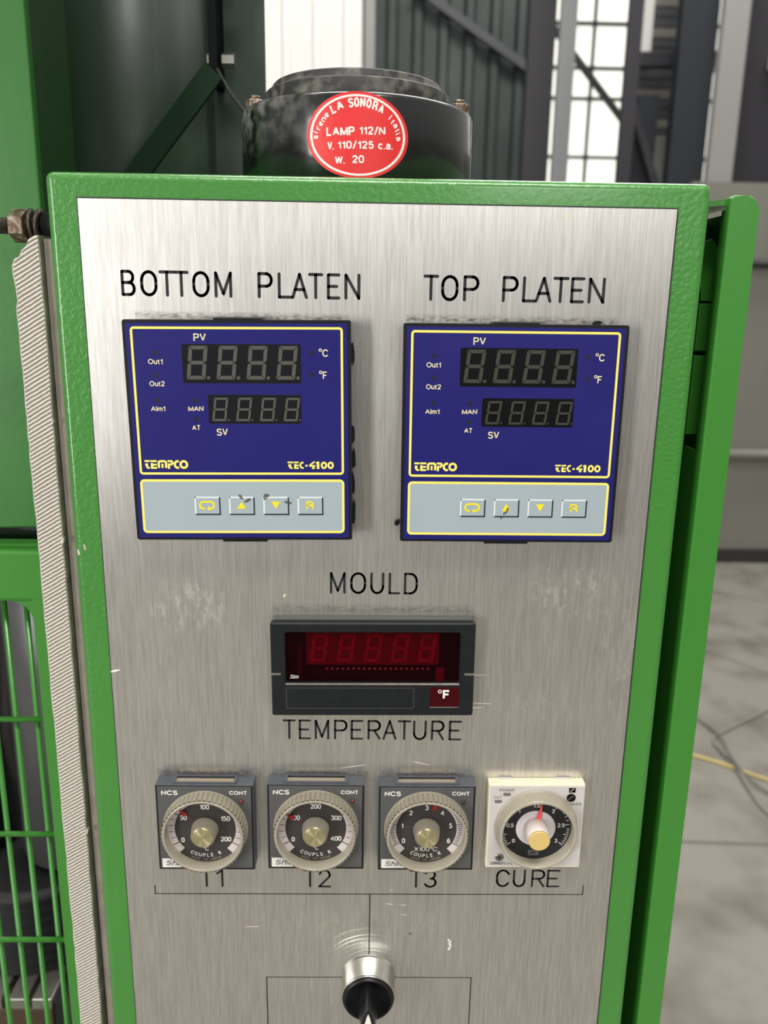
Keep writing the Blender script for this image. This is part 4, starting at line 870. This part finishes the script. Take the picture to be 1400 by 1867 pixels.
# ================================================================== dial temperature switches T1 T2 T3 and the cure timer
def knurl(n, d): return lambda i, h: d * (1 if (i // 2) % 2 else 0)
def dial_switch(x, z, rot, label, nums, ptr, extra, red, unit):
    root = empty('dial_switch', W(x, 0, z), label, 'temperature switch', 'dial temperature switches', -rot); F = -8.7
    b = MB(); b.box(-24, 24, F, 0, -24, 24, TIMERB, bev=.5)
    b.build('case', root, 'blue grey case')
    b = MB(); [b.box(*q_, 23.9, 24.8, TIMERB, bev=.12) for q_ in ((-15.6, -14.2, F + 1.0, -1.2), (14.2, 15.6, F + 1.0, -1.2), (-14.3, 14.3, F + 1.0, F + 1.8), (-14.3, 14.3, -1.9, -1.2))]; b.box(-14.3, 14.3, F + 1.6, -1.8, 23.95, 24.12, DUST); b.box(-14.3, 14.3, -3.0, -1.9, 23.95, 24.3, GUM); b.build('top_clip', root, 'clip slot filled with beige dust')
    b = MB(); b.box(-23.6, 23.6, F - .1, F + .1, -23.6, 23.6, BLACKP); b.box(-22.9, 22.9, F - .25, F, -22.7, 23.2, TIMERG, bev=.1); fp = b.build('face', root, 'dark grey face')
    y = F - .3
    b = MB(); b.text('NCS', -20.9, 18.45, y, 2.6, WHITEP, w=8.0, bold=.022); b.build('printed_word', fp, 'white printed letters NCS'); b = MB(); b.text('CONT', 12.3, 18.9, y, 2.1, WHITEP, w=8.6, bold=.02); b.build('printed_word', fp, 'white printed word CONT')
    b = MB(); b.box(-22.1, -9.5, y, y + .05, -22.6, -17.4, WHITEP); mp_ = b.build('maker_plate', fp, 'small white maker plate')
    b = MB(); b.text('Shinko', -20.6, -21.3, y - .06, 2.7, TIMERB, w=14.0, shear=.35, bold=.012); b.build('maker_lettering', mp_, 'grey italic maker name')
    b = MB(); b.lathe([(1.05, 0), (1.0, .5), (.7, .9), (.15, 1.1)], (18.1, F - .2, 15.3), (0, -1, 0), red, 16); b.build('indicator_lamp', root, 'small red indicator lamp')
    # dial plate
    D = F - .7
    b = MB(); b.cyl((0, F, 0), (0, -1, 0), 19.2, .7, DIALD, 64, smooth=False); b.cyl((0, F - .1, 0), (0, -1, 0), 21.0, .5, CLEARR, 64)
    annulus(b, 0, 0, 15.1, 18.9, -46, 226, D - .03, BAND, 90)
    k = len(nums) - 1; sub = 5 if k == 4 else 10
    for i in range(k * sub + 1):
        a = math.radians(210 - 240 * i / (k * sub)); big = i % sub == 0; r0 = 15.1 if big else 15.7; r1_ = 18.6 if big else 17.9; c, s = math.cos(a), math.sin(a); hw = .22 if big else .15
        if k == 6 and not big: hw = .2
        b.prism([(r0 * c - hw * s, r0 * s + hw * c), (r1_ * c - hw * s, r1_ * s + hw * c), (r1_ * c + hw * s, r1_ * s - hw * c), (r0 * c + hw * s, r0 * s - hw * c)], D - .07, D - .04, DIALD)
    dp = b.build('dial', root, 'dark dial with a white scale band')
    b = MB(); yd = D - .08
    for i, t in enumerate(nums):
        a = math.radians(210 - 240 * i / k); r = 13.0 if (i in (0, k)) else 12.2
        if len(t) == 3 and i in (1, 3, 4): r = 11.6 if i != 4 else 11.6
        b.text(t, r * math.cos(a), r * math.sin(a) - 1.25, yd, 2.7, WHITEP, bold=.012, align='C')
    b.arctext('COUPLE K', 0, 0, 16.0, 243, 297, yd, 2.0, WHITEP, bold=.006)
    b.arctext('MADE IN JAPAN', 0, 0, 18.0, 247, 293, yd, 1.25, DUST, bold=0.)
    b.text(unit, 0, -12.3, yd, 2.3, WHITEP, align='C', bold=.004, w=None if len(unit) < 4 else 11.5)
    b.build('dial_lettering', dp, 'white dial figures')
    # pointer on a clear disc
    b = MB(); a = math.radians(ptr); c, s = math.cos(a), math.sin(a); q = lambda r, t: (r * c - t * s, r * s + t * c)
    b.prism([q(11.6, 0.1), q(13.0, 1.3), q(16.2, .15), q(16.2, -.15), q(13.0, -1.3)], D - .9, D - .8, RED); b.prism([q(7, .08), q(18, .08), q(18, -.08), q(7, -.08)], D - .86, D - .8, RED); b.build('pointer', root, 'red pointer')
    # ribbed clear ring
    b = MB(); N = 52 * 6; rf = lambda i, h: (.0, .75, .85, .85, .75, .0)[i % 6]
    prof = [(19.6, 0), (19.45, 6.7)]
    b.lathe(prof, (0, F - .6, 0), (0, -1, 0), CLEARR, N, cap=False, smooth=False, rfun=rf)
    b.lathe([(19.75, 6.7), (19.1, 7.2), (18.5, 6.9), (18.7, .1)], (0, F - .6, 0), (0, -1, 0), CLEARR, 92, cap=False); b.build('knob_ring', root, 'ribbed dirty clear plastic ring')
    b = MB(); rf2 = lambda i, h: (.28 if i % 4 in (0, 1) else 0.)
    b.lathe([(6.5, 0), (6.1, 3), (5.6, 6.2)], (0, D - .4, 0), (0, -1, 0), CLEARK, 160, cap=True, smooth=False, rfun=rf2); kn = b.build('centre_knob', root, 'fluted clear centre knob')
    b = MB(); b.lathe([(5.3, 0), (5.25, .8), (5.0, 1.0)], (0, D - 6.4, 0), (0, -1, 0), BRASS, 48); b.build('knob_cap', kn, 'spun brass cap')
    return root
# spun look of the brass caps: radial brushing
bn, bl = BRASS.node_tree.nodes, BRASS.node_tree.links; bb = bn['Principled BSDF']; bb.inputs['Anisotropic'].default_value = .9; bb.inputs['Anisotropic Rotation'].default_value = .25
tg = bn.new('ShaderNodeTangent'); tg.direction_type = 'RADIAL'; tg.axis = 'Y'; bl.new(tg.outputs[0], bb.inputs['Tangent'])
dial_switch(43.83, -293.47, -.002, 'first grey dial switch from the left, scale to 200, above T1', ('0', '50', '100', '150', '200'), 138, '', REDL, '°C')
dial_switch(98.36, -292.72, -.001, 'second grey dial switch from the left, scale to 400, above T2', ('0', '100', '200', '300', '400'), 151, '', REDL, '°C')
dial_switch(153.18, -293.14, .004, 'third grey dial switch with scale 0 to 6, above T3', ('0', '1', '2', '3', '4', '5', '6'), 73, '', DARKL, 'X100°C')

root = empty('cure_timer', W(207.97, 0, -293.48), 'cream timer with a gold knob above the word CURE', 'timer', None, -.0066); F = -5.9
b = MB(); b.box(-24, 24, F, 0, -24, 24, CREAM, bev=.7, seg=3); b.box(-18.5, -11.5, -1.6, -.3, 23.8, 24.5, SILVERF, bev=.1); b.box(10.5, 17.5, -1.6, -.3, 23.8, 24.5, SILVERF, bev=.1); b.build('case', root, 'cream plastic case')
b = MB(); b.box(-23.3, 23.4, F - .15, F, -22.8, 22.7, SILVERF, bev=.06); fp = b.build('face', root, 'silver grey face')
y = F - .2; PR = mat('dark_print', (46, 46, 48), .6); PILL = mat('grey_pill_lamp', (112, 106, 102), .5)
for t, x0, zb, h, w_ in (('POWER', -18.6, 19.95, 1.3, 7.3), ('OUT', -21.4, 15.95, 1.3, 4.1), ('MODE', 16.9, 12.2, 1.35, 5.9)):
    b = MB(); b.text(t, x0, zb, y, h, PR, w=w_); b.build('printed_word', fp, 'small dark printed word ' + t)
# maker name: rounded strokes
def mk(mb, x0, zb, h, wd_, y, m, r=.16):
    u = wd_ / 6
    for i, ch in enumerate('omron'):
        a = x0 + i * u; w_ = u * .74
        if ch == 'o': L = [arc(a + w_ / 2, zb + h / 2, w_ / 2, h / 2, 0, 360, 14)]
        elif ch == 'm': L = [[(a, zb), (a, zb + h), (a + w_, zb + h), (a + w_, zb)], [(a + w_ / 2, zb), (a + w_ / 2, zb + h)]]
        elif ch == 'r': L = [[(a, zb), (a, zb + h), (a + w_, zb + h), (a + w_, zb + h * .45), (a, zb + h * .45)], [(a + w_ * .5, zb + h * .45), (a + w_, zb)]]
        else: L = [[(a, zb), (a, zb + h), (a + w_ * .7, zb + h), (a + w_, zb + h * .7), (a + w_, zb)]]
        for qi, q_ in enumerate(L): mb.ribbon(q_, r, y - .004 * qi, m)
b = MB(); mk(b, -21.5, -22.0, 1.35, 9.2, y, PR); b.text('H', -12.9, -22.1, y, 1.5, PR, w=1.5); b.text('3', -11.1, -22.4, y, 1.0, PR)
b.build('maker_lettering', fp, 'dark printed maker name')
for (px, pz) in ((-14.9, 18.3), (-19.1, 14.3)):
    q = MB(); q.prism(rrect(px - 1.9, px + 1.9, pz - .85, pz + .85, .7), F - .25, F - .1, PILL); q.build('indicator_lamp', root, 'small grey oblong lamp')
b = MB(); b.box(15.8, 19.1, F - .3, F - .1, 19.4, 21.9, DISPLAY2); b.strokes([[(16.4, 20.2), (17.2, 20.2), (17.2, 21.2), (18.3, 21.2)]], .14, F - .36, F - .3, SILVERF); b.build('mode_window', root, 'small black mode window')
b = MB(); b.lathe([(2.2, 0), (2.2, .4), (1.9, .5), (1.9, .1)], (17.1, F - .1, 16.5), (0, -1, 0), DISPLAY2, 28); b.strokes([[(15.9, 15.5), (18.2, 17.6)]], .4, F - .4, F - .2, SEG); b.build('mode_screw', root, 'black round mode adjuster')
b = MB(); b.lathe([(2.3, 0), (2.2, .3), (1.6, .45)], (-17.2, F - .1, -17.7), (0, -1, 0), STEEL, 28); b.strokes([[(-18.4, -17.7), (-16.0, -17.7)], [(-17.2, -18.9), (-17.2, -16.5)]], .28, F - .6, F - .5, INK); b.build('screw', root, 'cross head screw')
D = F - 1.2
b = MB(); b.cyl((0, F, -.2), (0, -1, 0), 17.8, 1.2, DIALB, 72, smooth=False); b.cyl((.1, F, -.2), (0, -1, 0), 9.9, 1.3, mat('dial_pale_centre', (206, 200, 204), .45), 64, smooth=False)
for i in range(61):
    a = math.radians(214 - 248 * i / 60); big = i % 10 == 0
    if 8 < i < 52 and not big and i % 2: continue
    r0, r1_ = (14.6, 17.2) if i % 5 == 0 else (15.8, 17.2); c, s = math.cos(a), math.sin(a); hw = .13
    b.prism([(r0 * c - hw * s, r0 * s + hw * c - .2), (r1_ * c - hw * s, r1_ * s + hw * c - .2), (r1_ * c + hw * s, r1_ * s - hw * c - .2), (r0 * c + hw * s, r0 * s - hw * c - .2)], D - .06, D - .02, WHITEP)
b.box(-3.0, 2.4, D - .06, D - .02, -15.8, -12.6, TIMERG)
dp = b.build('dial', root, 'black dial with a pale centre')
b = MB(); yd = D - .1
for i, t in enumerate(('0', '0.5', '1', '1.5', '2', '2.5', '3')):
    a = math.radians(214 - 248 * i / 6); b.text(t, 12.9 * math.cos(a), 12.9 * math.sin(a) - 1.2, yd, 2.2, WHITEP, align='C', bold=.008, w=None if len(t) < 2 else 3.6)
b.text('sec', -.3, -14.7, yd - .02, 1.5, DISPLAY2, align='C'); b.build('dial_lettering', dp, 'white dial figures')
b = MB(); a = math.radians(80); c, s = math.cos(a), math.sin(a); q = lambda r, t: (r * c - t * s, r * s + t * c - .2)
b.prism([q(4, 1.5), q(10, .8), q(14.6, .12), q(14.6, -.12), q(10, -.8), q(4, -1.5)], D - 1.0, D - .9, PINK); b.build('pointer', root, 'coral red pointer')
b = MB(); b.lathe([(20.9, 0), (20.7, 1.1), (20.4, 1.4), (17.8, 1.4), (17.8, .9)], (.3, F, 0), (0, -1, 0), CLEARC, 80, cap=False)
rf3 = lambda i, h: (.16 if i % 4 in (0, 1) else 0.)
b.lathe([(20.0, 1.2), (19.2, 7.3)], (.3, F, 0), (0, -1, 0), CLEARC, 480, cap=False, smooth=False, rfun=rf3)
b.lathe([(19.3, 7.3), (18.9, 7.9), (17.9, 7.9), (17.5, 7.4), (17.7, 1.3)], (.3, F, 0), (0, -1, 0), CLEARC, 96, cap=False); b.build('knob_ring', root, 'fine knurled clear ring')
b = MB(); b.lathe([(6.0, 0), (5.6, 5), (5.3, 9.4)], (0, D - .2, 0), (0, -1, 0), mat('white_hub', (226, 214, 208), .4), 56); kn = b.build('centre_knob', root, 'white centre knob')
b = MB(); b.lathe([(5.25, 0), (5.25, 1.0), (5.0, 1.25)], (0, D - 9.5, 0), (0, -1, 0), GOLD, 56); b.build('knob_cap', kn, 'gold coloured cap')

# ================================================================== selector switch at the bottom
root = empty('selector_switch', W(125.5, 0, -391.2), 'black selector switch with a silver collar at the bottom of the plate', 'switch')
b = MB(); b.lathe([(14.9, 0), (14.6, .8), (14.3, 1.2), (14.2, 12.4), (14.0, 13.4), (13.6, 13.8), (13.3, 13.4), (13.2, 6)], (0, 0, 0), (0, -1, 0), CHROME, 80, cap=False); b.build('collar', root, 'polished silver collar')
b = MB(); b.lathe([(13.2, 5), (13.2, 14.2), (12.8, 15.1), (11.9, 15.4), (11.5, 14.8), (1, 14.6)], (0, 0, 0), (0, -1, 0), mat('black_knob', (14, 14, 17), .3, bump=.05, bscale=400), 72, cap=False); b.build('knob_disc', root)
# lever: pointed vertical grip standing out from the disc
LEV = mat('black_lever', (18, 18, 21), .32, bump=.08, bscale=500)
b = MB(); k = b.mi(LEV); lev = []
for (y, hw, zt, zb) in ((-14.2, 5.8, 11.4, -11.4), (-19, 4.0, 11.4, -12.2), (-25, 3.7, 11.0, -12.6), (-31, 3.9, 10.4, -13)):
    rw = []
    for (u, z_) in ((0, zt), (.38, zt - 2.2), (.75, zt - 6), (1, zt - 11), (1, zb + 3), (.6, zb), (-.6, zb), (-1, zb + 3), (-1, zt - 11), (-.75, zt - 6), (-.38, zt - 2.2)): rw.append(b.bm.verts.new((u * hw, y, z_)))
    lev.append(rw)
n = len(lev[0])
for a, c in zip(lev, lev[1:]):
    for i in range(n): b.bm.faces.new((a[i], a[(i + 1) % n], c[(i + 1) % n], c[i])).material_index = k
b.bm.faces.new(lev[-1]).material_index = k
b.build('lever', root, 'black pointed lever')
b = MB(); b.prism([(0, 8.0), (.8, 5.8), (1.6, 2.4), (2.0, -1.5), (2.0, -9), (-2.0, -9), (-2.0, -1.5), (-1.6, 2.4), (-.8, 5.8)], -31.3, -30.9, WHITEP); b.build('lever_insert', root, 'white insert on the lever front')
